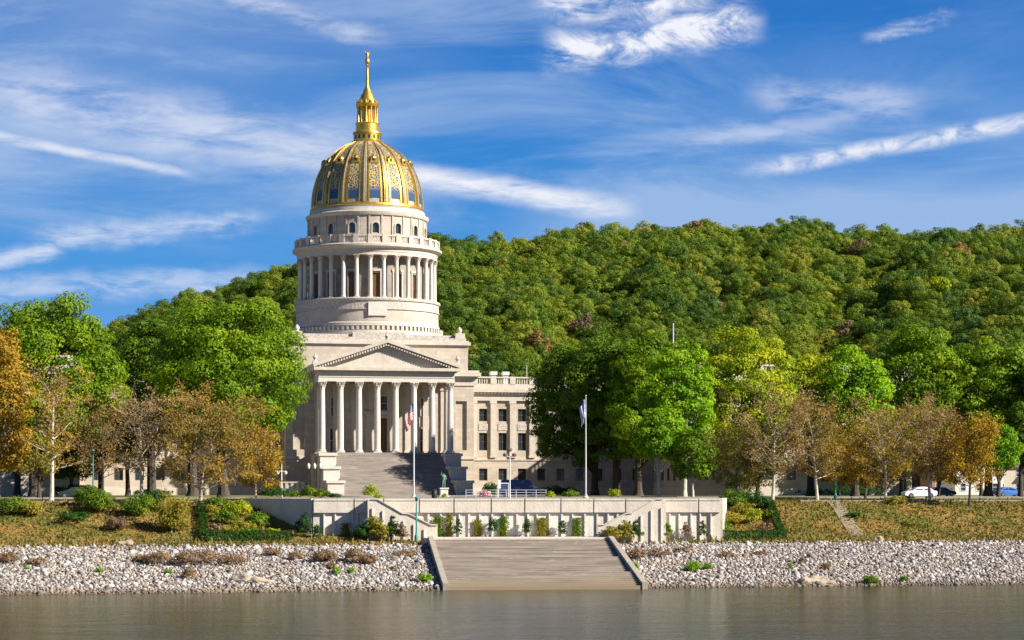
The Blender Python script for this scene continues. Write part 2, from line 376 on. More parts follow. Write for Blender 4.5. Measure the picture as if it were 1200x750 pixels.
# ------------------------------------------------------------------ terrain
def sst(t): t = min(max(t, 0), 1); return t*t*(3-2*t)
def ground(x, y):
    w = .18*math.sin(x*.21+1)+.12*math.sin(x*.53)
    if y < -404: return -3 + 11.3*sst((-404-y)/9+.18)
    if y < -213.5: return max(-3.0, (y+213.5)*.177)
    if y < -191.5: return 3.9*(y+213.5)/22
    if y < -187.5: return 3.9+.4*(y+191.5)/4
    if y < -171:
        t = (y+187.5)/16.5
        return 4.3 + 4.15*(.5*t+.5*sst(t)) + w*math.sin(math.pi*t)
    if y < -164: return 8.45+.3*(y+171)/7
    return 8.75
def build_ground():
    xs = sorted(set([-2500, -1500, -900, -600, -400, -300, -220, -170, -140] + [-120+1.5*i for i in range(140)] + [92, 110, 140, 180, 250, 350, 500, 800, 1400, 2500]))
    ys = sorted(set([-1200, -800, -500, -430] + [-420+1.5*i for i in range(16)] + [-390, -340, -290, -250, -230] + [-218+.75*i for i in range(78)] + [-158, -150, -100, -50, 0, 60, 150, 300, 500, 800, 1300, 2500]))
    V = np.array([(x, y, ground(x, y)) for y in ys for x in xs]); nx = len(xs)
    Fc = np.array([(j*nx+i, j*nx+i+1, (j+1)*nx+i+1, (j+1)*nx+i) for j in range(len(ys)-1) for i in range(nx-1)])
    m, nt, N, L, p = newmat('turf_and_earth'); tc = N.new('ShaderNodeTexCoord'); v = tc.outputs['Object']
    sp = N.new('ShaderNodeSeparateXYZ'); L.new(v, sp.inputs[0])
    lawn = mix(nt, rng(nt, noise(nt, v, .25, 6, .6), .35, .65), (.10, .13, .02), (.20, .17, .035))
    dry = mix(nt, rng(nt, noise(nt, v, .09, 6, .65, (1, 1.6, 1)), .40, .62), (.19, .15, .04), (.29, .16, .045))
    dry = mix(nt, rng(nt, noise(nt, v, .16, 7, .7), .46, .58), dry, (.10, .115, .02))
    dry = mix(nt, rng(nt, noise(nt, v, 2.2, 6, .75), .52, .72, 0, .8), dry, (.14, .085, .035))
    g = mix(nt, rng(nt, sp.outputs[1], -172, -163), dry, lawn)
    path = mix(nt, rng(nt, noise(nt, v, .5, 5, .6, (1, .3, 1)), .35, .65), (.44, .33, .19), (.26, .22, .09))
    g = mix(nt, rng(nt, sp.outputs[2], 4.9, 4.2, 0, 1), g, path)
    g = mix(nt, rng(nt, sp.outputs[2], 3.95, 3.75, 0, 1), g, (.20, .175, .145))
    L.new(g, p.inputs['Base Color']); p.inputs['Roughness'].default_value = .95; p.inputs['Specular IOR Level'].default_value = .1
    bn = N.new('ShaderNodeBump'); bn.inputs['Strength'].default_value = .9; bn.inputs['Distance'].default_value = .25
    L.new(noise(nt, v, 1.6, 8, .7), bn.inputs['Height']); L.new(bn.outputs[0], p.inputs['Normal'])
    o = npmesh('ground', V, Fc, m, smooth=True); tag(o, kind='structure')
build_ground()

def build_water():
    m, nt, N, L, p = newmat('river_water'); tc = N.new('ShaderNodeTexCoord'); v = tc.outputs['Object']
    col = mix(nt, rng(nt, noise(nt, v, .02, 4, .6), .35, .65), (.050, .044, .012), (.028, .028, .008))
    L.new(col, p.inputs['Base Color']); p.inputs['Roughness'].default_value = .16; p.inputs['IOR'].default_value = 1.33
    p.inputs['Specular IOR Level'].default_value = .20
    b1 = N.new('ShaderNodeBump'); L.new(rng(nt, noise(nt, v, .035, 4, .6, (.5, 1.2, 1)), .35, .65, .45, 1.0), b1.inputs['Strength']); b1.inputs['Distance'].default_value = .17
    a = noise(nt, v, .9, 4, .6, (.55, 1.0, 1)); c = noise(nt, v, .12, 4, .6, (.6, 1.2, 1))
    ad = N.new('ShaderNodeMath'); ad.operation = 'MULTIPLY_ADD'; L.new(c, ad.inputs[0]); ad.inputs[1].default_value = 1.5; L.new(a, ad.inputs[2])
    L.new(ad.outputs[0], b1.inputs['Height']); L.new(b1.outputs[0], p.inputs['Normal'])
    b = MB(); b.add([(-2400, -410, 0), (2400, -410, 0), (2400, -211, 0), (-2400, -211, 0)], [(0, 1, 2, 3)])
    tag(b.build('water', m), kind='structure')
build_water()

def slab(name, poly, z0, z1, mat, **k):
    b = MB(); b.prism(poly, z0, z1, 'z'); o = b.build(name, mat); tag(o, **k); return o
# roads and pavements
slab('road', [(-400, -152), (400, -152), (400, -139), (-400, -139)], 8.6, 8.80, ASPH, kind='structure')
b = MB()
for y in (-152.15, -139):
    b.box(-400, 400, y, y+.15, 8.6, 8.92)
tag(b.build('kerb', PAVE), kind='structure')
b = MB()
for i in range(-60, 60): b.box(i*6, i*6+3, -145.6, -145.45, 8.8, 8.804)
tag(b.build('road_marking', WHITEP), kind='structure')
slab('pavement', [(-400, -154.6), (400, -154.6), (400, -152.16), (-400, -152.16)], 8.6, 8.90, PAVE, kind='structure')
slab('riverside_path', [(30, -171.4), (400, -171.4), (400, -169.6), (30, -169.6)], 8.2, 8.60, PAVE, kind='structure')
slab('riverside_path', [(-400, -171.0), (-44, -171.0), (-44, -169.2), (-400, -169.2)], 8.2, 8.60, PAVE, kind='structure')
slab('forecourt', [(-16, -139), (16, -139), (16, -30), (-16, -30)], 8.5, 8.81, PAVE, kind='structure')

# ------------------------------------------------------------------ wooded hill
RPX = [-700, -200, 0, 90, 150, 200, 230, 270, 310, 345, 430, 515, 560, 600, 640, 680, 760, 850, 940, 1000, 1060, 1100, 1200, 1300, 1500, 1900]
RPY = [470, 450, 430, 408, 385, 362, 352, 341, 326, 316, 300, 288, 290, 288, 284, 276, 275, 272, 268, 277, 280, 282, 275, 270, 285, 330]
Z0H, ZRH = 560, 960
def hill_z(px, Z):
    ry = np.interp(px, RPX, RPY); H = max(0, (572-ry)*ZRH/F + EYE - 8.75 - 7)
    t = (Z-Z0H)/(ZRH-Z0H)
    s = sst(t)*.35 + min(max(t, 0), 1)*.65 if t <= 1 else 1-.25*(t-1)
    w = math.sin(px*.021+Z*.004)*4 + math.sin(px*.043-Z*.011+2)*3 + math.sin(px*.011+1.3)*4
    return 8.6 + H*s + w*math.sin(math.pi*min(max(t, 0), 1))*min(1, H/60)
def build_hill():
    pxs = list(range(-700, 1901, 25)); Zs = [540, 560]+list(range(580, 1121, 20))
    V = []; 
    for Z in Zs:
        for px in pxs:
            x, y = at(px, Z); V.append((x, y, hill_z(px, Z) if Z > 560 else 8.4))
    nx = len(pxs)
    Fc = np.array([(j*nx+i, j*nx+i+1, (j+1)*nx+i+1, (j+1)*nx+i) for j in range(len(Zs)-1) for i in range(nx-1)])
    o = npmesh('hill', np.array(V), Fc, surf('forest_floor', (.09, .11, .03), (.13, .12, .04), .95, .1), smooth=True)
    tag(o, kind='structure')
build_hill()

# ------------------------------------------------------------------ foliage
rs = np.random.RandomState(11)
def unit(n):
    v = rs.normal(size=(n, 3)); return v/np.linalg.norm(v, axis=1, keepdims=True)
def leaf_quads(C, Nn, S, asp=.62):
    n = len(C)
    r = unit(n); T = np.cross(Nn, r); T /= np.linalg.norm(T, axis=1, keepdims=True)+1e-9
    B = np.cross(Nn, T)
    S = S[:, None]
    k1 = rs.uniform(.7, 1.0, (n, 1)); k2 = rs.uniform(.7, 1.1, (n, 1))
    bend = Nn*S*rs.uniform(-.25, .25, (n, 1))
    V = np.empty((n, 4, 3))
    V[:, 0] = C - T*S*.5*k1; V[:, 1] = C - B*S*asp*.5*k2 + bend; V[:, 2] = C + T*S*.5*k2; V[:, 3] = C + B*S*asp*.5*k1 - bend*.5
    return V.reshape(-1, 3), np.arange(n*4).reshape(n, 4)
def puff_crown(rx, ry, rz, npuff, pr, per, leaf, zlow=-.6, lump=.22, inner=.55, jit=.30, conic=0, fill=.25):
    """leaf centres, normals, tints of a crown made of leafy boughs round (0,0,0)"""
    ph = rs.uniform(0, 6.28, 6)
    D = unit(npuff*3); D = D[D[:, 2] > zlow][:npuff]
    n = len(D)
    def shape(D):
        a = np.arctan2(D[:, 1], D[:, 0])
        return 1 + lump*(np.sin(a*2+ph[0]+D[:, 2]*2)*.5 + np.sin(a*3+ph[1]-D[:, 2]*3)*.35 + np.sin(D[:, 2]*5+ph[2]+a)*.3)
    fr = np.where(rs.rand(n) < fill, rs.uniform(.35, .75, n), rs.uniform(.78, 1.0, n))*shape(D)
    C = D*fr[:, None]*np.array([rx, ry, rz])
    if conic:
        k = 1-conic*np.clip(C[:, 2]/rz, -1, 1)*.5; C[:, 0] *= k; C[:, 1] *= k
    prs = pr*rs.uniform(.65, 1.25, n)
    cnt = np.maximum(6, (per*(prs/pr)**2).astype(int))
    idx = np.repeat(np.arange(n), cnt); d = unit(len(idx)); d[:, 2] = d[:, 2]*.75+.12
    P = C[idx] + d*(prs[idx]*rs.uniform(.72, 1.0, len(idx)))[:, None]*np.array([1, 1, .78])
    E = P/np.array([rx, ry, rz]); rad = np.linalg.norm(E, axis=1)
    keep = rad > inner; P = P[keep]; d = d[keep]; idx = idx[keep]; E = E[keep]
    out = E/(np.linalg.norm(E, axis=1, keepdims=True)+1e-6)
    Nn = d*1.0 + out*.35 + unit(len(P))*jit; Nn /= np.linalg.norm(Nn, axis=1, keepdims=True)
    tp = rs.rand(n)
    tint = np.clip(.5*tp[idx]+.5*rs.rand(len(P)), 0, 1)
    S = leaf*rs.uniform(.6, 1.3, len(P))
    return P, Nn, S, tint, C, prs
def crown_obj(name, P, Nn, S, tint, mat, parent, do_link=True, smooth=False):
    V, Fc = leaf_quads(P, Nn, S); return npmesh(name, V, Fc, mat, parent, tint, do_link=do_link)

def branch(mb, p, d, L, r, nseg=4, wig=.12, up=.05, seg=6, rend=.35):
    pts = [Vector(p)]; rad = [r]; d = Vector(d).normalized()
    for i in range(nseg):
        d = (d + Vector((random.uniform(-1, 1), random.uniform(-1, 1), random.uniform(-1, 1)))*wig + Vector((0, 0, up))).normalized()
        pts.append(pts[-1]+d*(L/nseg)); rad.append(r*(1-(1-rend)*(i+1)/nseg))
    mb.tube(pts, rad, seg, cap=False); return pts, rad

def dense_tree(px, Z, top, wpx, kind, label, base=None, low=None, tx=None, bark=None, leaf=.46, dens=1.0, group=None, rz_off=0):
    """broad leafy tree: trunk with limbs and a crown of boughs"""
    x, y = at(tx if tx else px, Z); g = base if base is not None else ground(x, y)
    cx, cy = at(px, Z)
    ztop = zat(top, Z); zl = zat(low if low else 550, Z)
    rx = wpx*Z/F/2; rz = (ztop-zl)/2; cz = zl+rz
    t = empty('leafy_tree', (x, y, g), 0, label, 'tree', group)
    pr = max(1.15, min(rx, rz)*.215)
    area = (rx*rz)**.8*4*math.pi*.35
    npuff = int(np.clip((rx*rx+2*rx*rz)*4/(pr*pr)*.80, 30, 300))
    per = int(14*pr*pr/(leaf*leaf)*.95*dens)
    P, Nn, S, tint, C, prs = puff_crown(rx-pr*.6, (rx-pr*.6)*.92, rz-pr*.5, npuff, pr, per, leaf, lump=.15, zlow=-.85)
    off = np.array([cx-x, cy-y, cz-g])
    crown_obj('crown', P+off, Nn, S, tint, LEAF[kind], t)
    mb = MB(); h = zl-g + rz*.5
    r0 = (.032 if bark is None else .02)*(ztop-g)
    pts, rad = branch(mb, (0, 0, -.3), (0, 0, 1), h, r0*.85, 5, .05, .3, 9, .6)
    mb.tube([(0, 0, -.3), (0, 0, .25), (0, 0, 1.1)], [r0*1.4, r0*1.05, r0*.85], 9, cap=False)
    sel = [c for c in C if True]
    random.shuffle(sel)
    for c in sel[:26]:
        k = random.uniform(.45, 1); i = min(int(k*(len(pts)-1)), len(pts)-2)
        s = pts[i].lerp(pts[i+1], random.random()); e = Vector(c+off)
        mid = s.lerp(e, .5)+Vector((0, 0, -abs(e.z-s.z)*.08+.3))+Vector((random.uniform(-.4, .4), random.uniform(-.4, .4), 0))
        rr = rad[i]*random.uniform(.3, .5)
        mb.tube([s, s.lerp(mid, .5)+Vector((0, 0, .2)), mid, e], [rr, rr*.8, rr*.6, rr*.2], 5, cap=False)
    mb.build('trunk', bark or BARKD, t, smooth=True)
    return t

def open_tree(px, Z, top, wpx, kind, label, leaves=9, bark=None, leaf=.30, group=None, fork=False, lowf=.3, name='sycamore_tree', seed=0, base=None):
    """thin-crowned tree whose limbs show between scattered leaves"""
    random.seed(100+seed*17+int(px))
    x, y = at(px, Z); g = base if base is not None else ground(x, y); H = zat(top, Z)-g; W = wpx*Z/F/2
    t = empty(name, (x, y, g), 0, label, 'tree', group)
    mb = MB(); ends = []; r0 = .0165*H
    th = H*.93
    trunk, rad = branch(mb, (0, 0, -.3), (random.uniform(-.05, .05), random.uniform(-.05, .05), 1), th, r0, 10, .045, .10, 8, .16)
    mb.tube([(0, 0, -.3), (0, 0, .2), tuple(trunk[1]*.5)], [r0*1.55, r0*1.15, r0], 8, cap=False)
    nl = 22
    for k in range(nl):
        f = lowf + (1-lowf)*(k+random.random()*.6)/nl
        i = min(int(f*10), 9); s = trunk[i].lerp(trunk[i+1], f*10-i)
        a = k*2.4+random.uniform(-.5, .5)
        prof = math.sin(math.pi*min(1, .22+.78*(1-(f-lowf)/(1-lowf))**.75))**.6 if f > lowf+.02 else .7
        L1 = W*(.35+.75*prof)*random.uniform(.75, 1.1)
        el = .35+.9*(f-lowf)/(1-lowf)
        d = Vector((math.cos(a), math.sin(a)*.95, el))
        p1, r1 = branch(mb, s, d, L1*1.15, rad[i]*random.uniform(.34, .55), 5, .15, .06, 5, .3)
        for q in range(6):
            j = random.randint(1, 5); s2 = p1[j]; d2 = (p1[min(j+1, 5)]-p1[j-1]).normalized()
            d2 = (d2*.8+Vector((random.uniform(-1, 1), random.uniform(-1, 1), random.uniform(-.3, .9)))).normalized()
            p2, r2 = branch(mb, s2, d2, L1*random.uniform(.28, .5), r1[j]*.5, 3, .2, .06, 4, .3)
            for w in range(5):
                s3 = p2[random.randint(1, 3)]
                d3 = (d2*.7+Vector((random.uniform(-1, 1), random.uniform(-1, 1), random.uniform(-.5, .9)))).normalized()
                p3, r3 = branch(mb, s3, d3, L1*random.uniform(.12, .26), max(.022, r2[2]*.5), 2, .25, 0, 3, .4)
                ends.append(p3)
        ends.append(p1[-3:])
    zmx = max(v[2] for v in mb.v); kz = H/zmx
    mb.v = [(a, b_, c*kz if c > 0 else c) for a, b_, c in mb.v]
    mb.build('trunk', bark or BARKP, t, smooth=True)
    A = np.array([tuple(e[0]) for e in ends]); B = np.array([tuple(e[-1]) for e in ends])
    leaves = int(leaves*1.2); n = len(A)*leaves; idx = np.repeat(np.arange(len(A)), leaves)
    # some boughs keep their leaves, others are nearly bare
    w = rs.rand(len(A))**.6; keep = rs.rand(n) < w[idx]+.15; idx = idx[keep]; n = len(idx)
    tt = rs.uniform(.1, 1.25, (n, 1)); P = A[idx]*(1-tt)+B[idx]*tt + rs.normal(size=(n, 3))*.34
    P[:, 2] *= kz
    Nn = unit(n)+np.array([0.2, -.2, .5]); Nn /= np.linalg.norm(Nn, axis=1, keepdims=True)
    crown_obj('crown', P, Nn, leaf*rs.uniform(.5, 1.3, n), np.clip(.45*w[idx]+.55*rs.rand(n), 0, 1), LEAF[kind], t)
    return t

G1 = 'tall leafy trees'
dense_tree(52, 300, 343, 190, 'green', 'broad bright green tree at the far left behind the orange one, against the sky', tx=40, low=545)
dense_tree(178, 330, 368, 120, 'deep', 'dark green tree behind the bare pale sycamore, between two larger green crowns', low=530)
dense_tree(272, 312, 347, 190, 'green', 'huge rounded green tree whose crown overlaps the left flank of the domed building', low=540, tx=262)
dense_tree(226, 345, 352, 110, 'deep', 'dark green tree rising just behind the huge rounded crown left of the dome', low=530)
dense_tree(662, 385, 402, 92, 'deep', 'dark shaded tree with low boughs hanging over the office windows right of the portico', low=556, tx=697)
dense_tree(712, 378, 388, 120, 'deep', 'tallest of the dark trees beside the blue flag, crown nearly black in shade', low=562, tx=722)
dense_tree(760, 372, 392, 120, 'green', 'green tree with a dark forked trunk between the blue flag and the small bright maple', low=558, tx=748)
dense_tree(796, 305, 400, 96, 'bright', 'bright green tree with a slim upright crown left of the yellowing tree', low=552, tx=802, bark=BARKP)
dense_tree(772, 290, 474, 66, 'bright', 'low bright green maple glowing in the sun in front of the dark trees', low=548, bark=BARKP, leaf=.38)
dense_tree(812, 288, 500, 62, 'green', 'low shaded green tree with a pale trunk just right of the bright maple', low=568, bark=BARKP, leaf=.38)
dense_tree(868, 318, 386, 142, 'yellow', 'large yellowing green tree towering over the pale sycamores right of centre', low=552, tx=866)
dense_tree(950, 335, 410, 100, 'yellow', 'small yellow-green tree filling the gap right of the large yellowing tree', low=540)
dense_tree(1002, 318, 408, 104, 'bright', 'bright green tree with a bushy two-humped crown behind the middle sycamores', low=545)
dense_tree(1074, 325, 380, 128, 'green', 'tallest green tree at the right, its crown reaching up over the wooded hill', low=545)
dense_tree(1158, 325, 392, 116, 'green', 'wide green tree second from the right edge, behind the orange tree', low=545)
dense_tree(1222, 322, 405, 100, 'deep', 'green tree cut by the right edge of the photo', low=548)
dense_tree(1172, 285, 498, 52, 'bright', 'small bright green tree with a dark trunk under the wide green tree', low=560, tx=1170, leaf=.38)
dense_tree(1197, 300, 470, 50, 'deep', 'small dark green tree at the right edge above the blue car', low=555, tx=1196, leaf=.4)
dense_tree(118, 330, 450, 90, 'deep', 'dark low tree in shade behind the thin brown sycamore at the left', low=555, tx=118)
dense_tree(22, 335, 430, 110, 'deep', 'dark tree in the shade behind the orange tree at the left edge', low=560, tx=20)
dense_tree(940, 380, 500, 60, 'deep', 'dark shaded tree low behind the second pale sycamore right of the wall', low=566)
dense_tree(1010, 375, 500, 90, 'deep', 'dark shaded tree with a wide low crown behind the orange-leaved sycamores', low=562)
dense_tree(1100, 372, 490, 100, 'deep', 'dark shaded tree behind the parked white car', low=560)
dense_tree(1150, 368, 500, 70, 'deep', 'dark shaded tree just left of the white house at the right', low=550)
dense_tree(0, 246, 382, 84, 'orange', 'orange-gold tree at the left edge of the photo', low=578, tx=-4, leaf=.40, dens=.7, bark=BARKR)
dense_tree(46, 262, 500, 50, 'olive', 'small olive-brown tree beside the orange-gold tree at the left edge', low=572, leaf=.36, dens=.6)

dense_tree(84, 340, 492, 70, 'deep', 'small dark tree added to deepen the shade behind the gold sycamore at the left', low=572)  # extra dark tree, put in to darken the low strip before the wing
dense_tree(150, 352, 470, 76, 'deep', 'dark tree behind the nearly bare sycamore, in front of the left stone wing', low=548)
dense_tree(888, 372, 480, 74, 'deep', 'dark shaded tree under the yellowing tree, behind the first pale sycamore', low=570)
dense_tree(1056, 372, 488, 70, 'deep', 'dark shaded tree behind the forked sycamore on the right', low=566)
open_tree(60, ZY(60, -170.8), 420, 76, 'orange', 'thin sycamore with gold leaves and a pale trunk, nearest the left edge', 7, seed=1)
open_tree(120, 292, 462, 92, 'brown', 'small dark-trunked brown tree in front of the stone wing at the left', 9, bark=BARKD, seed=2)
open_tree(166, ZY(166, -170.8), 445, 96, 'brown', 'nearly bare pale sycamore with bleached twigs left of the big russet one', 6, seed=3)
open_tree(235, ZY(235, -174), 442, 146, 'russet', 'widest russet sycamore left of the domed building, standing above the shrub bed', 22, bark=BARKR, seed=4, lowf=.22)
open_tree(300, 262, 496, 62, 'orange', 'short orange tree touching the right side of the widest russet sycamore', 15, bark=BARKR, seed=5, lowf=.2)
open_tree(864, 262, 488, 84, 'olive', 'olive-leaved sycamore at the right end of the terrace wall', 16, seed=6, lowf=.2)
open_tree(905, ZY(905, -170.8), 448, 118, 'brown', 'pale sycamore with long white limbs, first one right of the terrace wall', 10, seed=7)
open_tree(958, ZY(958, -170.8), 456, 92, 'russet', 'russet sycamore with a straight mottled trunk, second one right of the terrace wall', 11, seed=8)
open_tree(1014, 272, 480, 100, 'orange', 'orange-leaved tree with a dark trunk set back between two sycamores', 15, bark=BARKD, seed=9, lowf=.2)
open_tree(1038, ZY(1038, -170.8), 462, 104, 'russet', 'sycamore with wide forking pale limbs left of the white car', 9, seed=10)
open_tree(1090, ZY(1090, -170.8), 458, 92, 'brown', 'brown-leaved sycamore just right of the white car', 12, seed=11)
open_tree(1060, 300, 470, 90, 'olive', 'olive-brown tree behind the two sycamores beside the white car', 14, seed=12, bark=BARKD)
open_tree(1136, ZY(1136, -174), 482, 70, 'orange', 'orange tree with a dark red trunk on the bank edge near the right', 16, bark=BARKD, seed=13, lowf=.28)
open_tree(1100, 300, 500, 70, 'orange', 'orange tree further back between the brown sycamore and the white house', 14, bark=BARKD, seed=14)
open_tree(984, 300, 500, 70, 'orange', 'small orange tree in front of the far right stone building', 14, bark=BARKD, seed=15)
open_tree(201, ZY(201, -183), 584, 34, 'olive', 'small leaning tree with a bent pale trunk on the left bank slope', 10, seed=16, leaf=.26, name='small_tree')

def bush(px, Z, wpx, hpx, kind, label, name='shrub', cat='shrub', group=None, leaf=.26, z=None, depth=None, conic=0, dens=1.0, xy=None):
    x, y = xy if xy else at(px, Z); g = z if z is not None else ground(x, y)
    rx = wpx*Z/F/2; h = hpx*Z/F
    pr = max(.22, min(rx, h)*.32); npuff = int(np.clip(rx*rx*4*1.5/(pr*pr), 8, 70)); per = int(14*pr*pr/leaf**2*.55*dens)
    ry = depth/2 if depth else rx*.9
    P, Nn, S, tint, C, prs = puff_crown(max(.1, rx-pr*.5), max(.1, ry-pr*.5), max(.15, h*.58-pr*.3), npuff, pr, max(6, per), leaf, -.5, inner=.1, conic=conic, fill=.4)
    P = P + np.array([0, 0, h*.45]); P = P[:, :]
    k = P[:, 2] > -.05; V, Fc = leaf_quads(P[k], Nn[k], S[k]); 
    o = npmesh(name, V, Fc, LEAF[kind], None, tint[k]); o.location = (x, y, g)
    return tag(o, label, cat, group)

# forest on the hillside
def hill_variants():
    col = bpy.data.collections.new('forest_sources'); 
    for i, (rx, rz, lo) in enumerate([(5.0, 5.6, -.5), (5.6, 4.8, -.5), (4.4, 6.2, -.6), (5.2, 5.2, -.4), (4.8, 4.6, -.5)]):
        P, Nn, S, tint, C, prs = puff_crown(rx-.8, rx-.8, rz-.2, 38, 1.7, 165, .48, -1.1, lump=.2, inner=.5, fill=.08, jit=.30)
        o = crown_obj('hill_crown_%d' % i, P+np.array([0, 0, 6.2]), Nn, S, tint, HILLM, None, do_link=False)
        col.objects.link(o)
    return col
def build_forest():
    col = hill_variants(); pts = []; rot = []; scl = []; idx = []; tt = []
    sp = 7.9; Z = 575
    while Z < 1010:
        wx = sp*F/Z; px = -260 + rs.uniform(0, wx)
        while px < 1480:
            p = px+rs.normal()*wx*.28; z_ = Z+rs.normal()*sp*.3
            if np.interp(p, RPX, RPY) < 440:
                x, y = at(p, z_); pts.append((x, y, hill_z(p, z_)-1.8)); rot.append(rs.uniform(0, 6.28)); scl.append(rs.uniform(.62, 1.38)); idx.append(rs.randint(5))
                patch = .5+.5*math.sin(p*.016+z_*.02+1)*math.sin(p*.007-z_*.013)
                v = .04+.42*rs.rand()+.22*patch
                u = rs.rand()
                if u < .008: v = rs.uniform(.8, .96)
                elif u < .12: v = rs.uniform(.56, .72)
                tt.append(v)
            px += wx
        Z += sp*.92
    me = bpy.data.meshes.new('hillside_forest'); me.from_pydata(pts, [], [])
    for n, a, ty in (('rot', rot, 'FLOAT'), ('scl', scl, 'FLOAT'), ('treetint', tt, 'FLOAT'), ('idx', idx, 'INT')):
        A = me.attributes.new(n, ty, 'POINT'); A.data.foreach_set('value', a)
    o = bpy.data.objects.new('hillside_forest', me); link(o)
    tag(o, 'dense wood of green and yellowing trees covering the whole hillside', 'forest', kind='stuff')
    ng = bpy.data.node_groups.new('forest', 'GeometryNodeTree')
    ng.interface.new_socket('Geometry', in_out='INPUT', socket_type='NodeSocketGeometry'); ng.interface.new_socket('Geometry', in_out='OUTPUT', socket_type='NodeSocketGeometry')
    N = ng.nodes; L = ng.links; gi = N.new('NodeGroupInput'); go = N.new('NodeGroupOutput')
    ci = N.new('GeometryNodeCollectionInfo'); ci.inputs[0].default_value = col; ci.inputs['Separate Children'].default_value = True; ci.inputs['Reset Children'].default_value = True
    ip = N.new('GeometryNodeInstanceOnPoints'); ip.inputs['Pick Instance'].default_value = True
    def na(n, ty):
        q = N.new('GeometryNodeInputNamedAttribute'); q.data_type = ty; q.inputs[0].default_value = n
        return [s for s in q.outputs if s.enabled][0]
    L.new(gi.outputs[0], ip.inputs['Points']); L.new(ci.outputs[0], ip.inputs['Instance'])
    L.new(na('idx', 'INT'), ip.inputs['Instance Index'])
    cb = N.new('ShaderNodeCombineXYZ'); L.new(na('rot', 'FLOAT'), cb.inputs[2]); L.new(cb.outputs[0], ip.inputs['Rotation'])
    L.new(na('scl', 'FLOAT'), ip.inputs['Scale']); L.new(ip.outputs[0], go.inputs[0])
    md = o.modifiers.new('forest', 'NODES'); md.node_group = ng
    print('hill trees', len(pts))
build_forest()
def hill_tree(px, py, kind, label, r=5.0):
    best = min(range(580, 960, 4), key=lambda Z: abs(zat(py, Z)-(hill_z(px, Z)+7)))
    Z = best; x, y = at(px, Z); z = hill_z(px, Z)
    t = empty('autumn_tree', (x, y, z), 0, label, 'tree', 'coloured trees standing out of the hillside wood')
    P, Nn, S, tint, C, prs = puff_crown(r-.8, r-.8, r*.95, 30, 1.7, 44, .95, -.5, inner=.3)
    crown_obj('crown', P+np.array([0, -2.0, 9.0]), Nn, S, tint, LEAF[kind], t)
    mb = MB(); mb.tube([(0, 0, -1), (0, -1, 4), (0, -2, 9)], [.4, .3, .15], 6); mb.build('trunk', BARKD, t)
hill_tree(628, 412, 'rust', 'rust-red tree low on the hillside just above the roof balustrade')
hill_tree(678, 390, 'plum', 'faded pinkish-brown tree on the hillside above the dark trees')
hill_tree(682, 278, 'rust', 'orange-tinged tree on the ridge, above the middle of the photo')
hill_tree(816, 277, 'rust', 'russet tree on the ridge line where the hill is nearly highest')
hill_tree(990, 400, 'plum', 'purple-brown tree low on the right hillside')
hill_tree(1099, 344, 'yellow', 'bright yellow tree alone among the dark green on the right hillside', 4)
hill_tree(1122, 302, 'rust', 'orange tree high on the right hillside near the ridge', 4)
hill_tree(1004, 300, 'plum', 'dull red-brown tree below the ridge at the right', 5)

# ------------------------------------------------------------------ the domed building
GZ = 8.75
def rot4(): return Matrix.Identity(4)
CAP = empty('domed_capitol', (0, 0, 0), 0, 'pale limestone capitol with a gilded blue-panelled dome, colonnaded drum and columned portico', 'building')
def part(mb, n, m, smooth=False, par=None): return mb.build(n, m, par or CAP, smooth)
HW, FV = 18.3, 18.5     # half width and front distance of the central block
# central block
b = MB()
ops = []
b.wall(-HW, HW, GZ-.5, 32.0, -FV, .8, [(-16.9, -14.7, 17.5, 27.0), (14.7, 16.9, 17.5, 27.0), (-2.2, 2.2, 17.0, 23.6), (-9.8, -7.7, 17.0, 21.5), (7.7, 9.8, 17.0, 21.5), (-9.6, -7.9, 24, 27.4), (7.9, 9.6, 24, 27.4), (-1.4, 1.4, 25.2, 27.8)])
for sx in (-1, 1):
    f = (lambda s: (lambda x, y, z: (s*(HW-(y)), x, z)))(sx)
    b.wall(-FV, FV, GZ-.5, 32.0, 0, .6, [(-15.5, -12.5, 17.5, 27)], f=f)
b.wall(-HW, HW, GZ-.5, 32.0, FV, .1, [])
part(b, 'central_block', STONE)
for sx in (-1, 1):
    b = MB(); b.box(sx*15.8-1.2, sx*15.8+1.2, -FV+.5, -FV+.9, 17.4, 27.1); part(b, 'wall_panel', STONE)
    b = MB(); b.box(sx*(HW-.5)-.2, sx*(HW-.5)+.2, -15.6, -12.4, 17.4, 27.1); part(b, 'wall_panel', STONE)
# cornices of the block
b = MB()
b.box(-HW-.25, HW+.25, -FV-.25, FV+.25, 15.7, 16.2)
b.box(-HW-.2, HW+.2, -FV-.2, FV+.2, 30.0, 31.3)
b.box(-HW-.6, HW+.6, -FV-.6, FV+.6, 31.3, 31.8)
b.box(-HW-1.2, HW+1.2, -FV-1.2, FV+1.2, 31.8, 32.5)
b.box(-HW-.9, HW+.9, -FV-.9, FV+.9, 32.5, 32.95)
part(b, 'block_cornice', TRIM)
b = MB()
b.box(-HW-.3, HW+.3, -FV-.3, FV+.3, GZ-.5, 10.6)
part(b, 'plinth', TRIM)
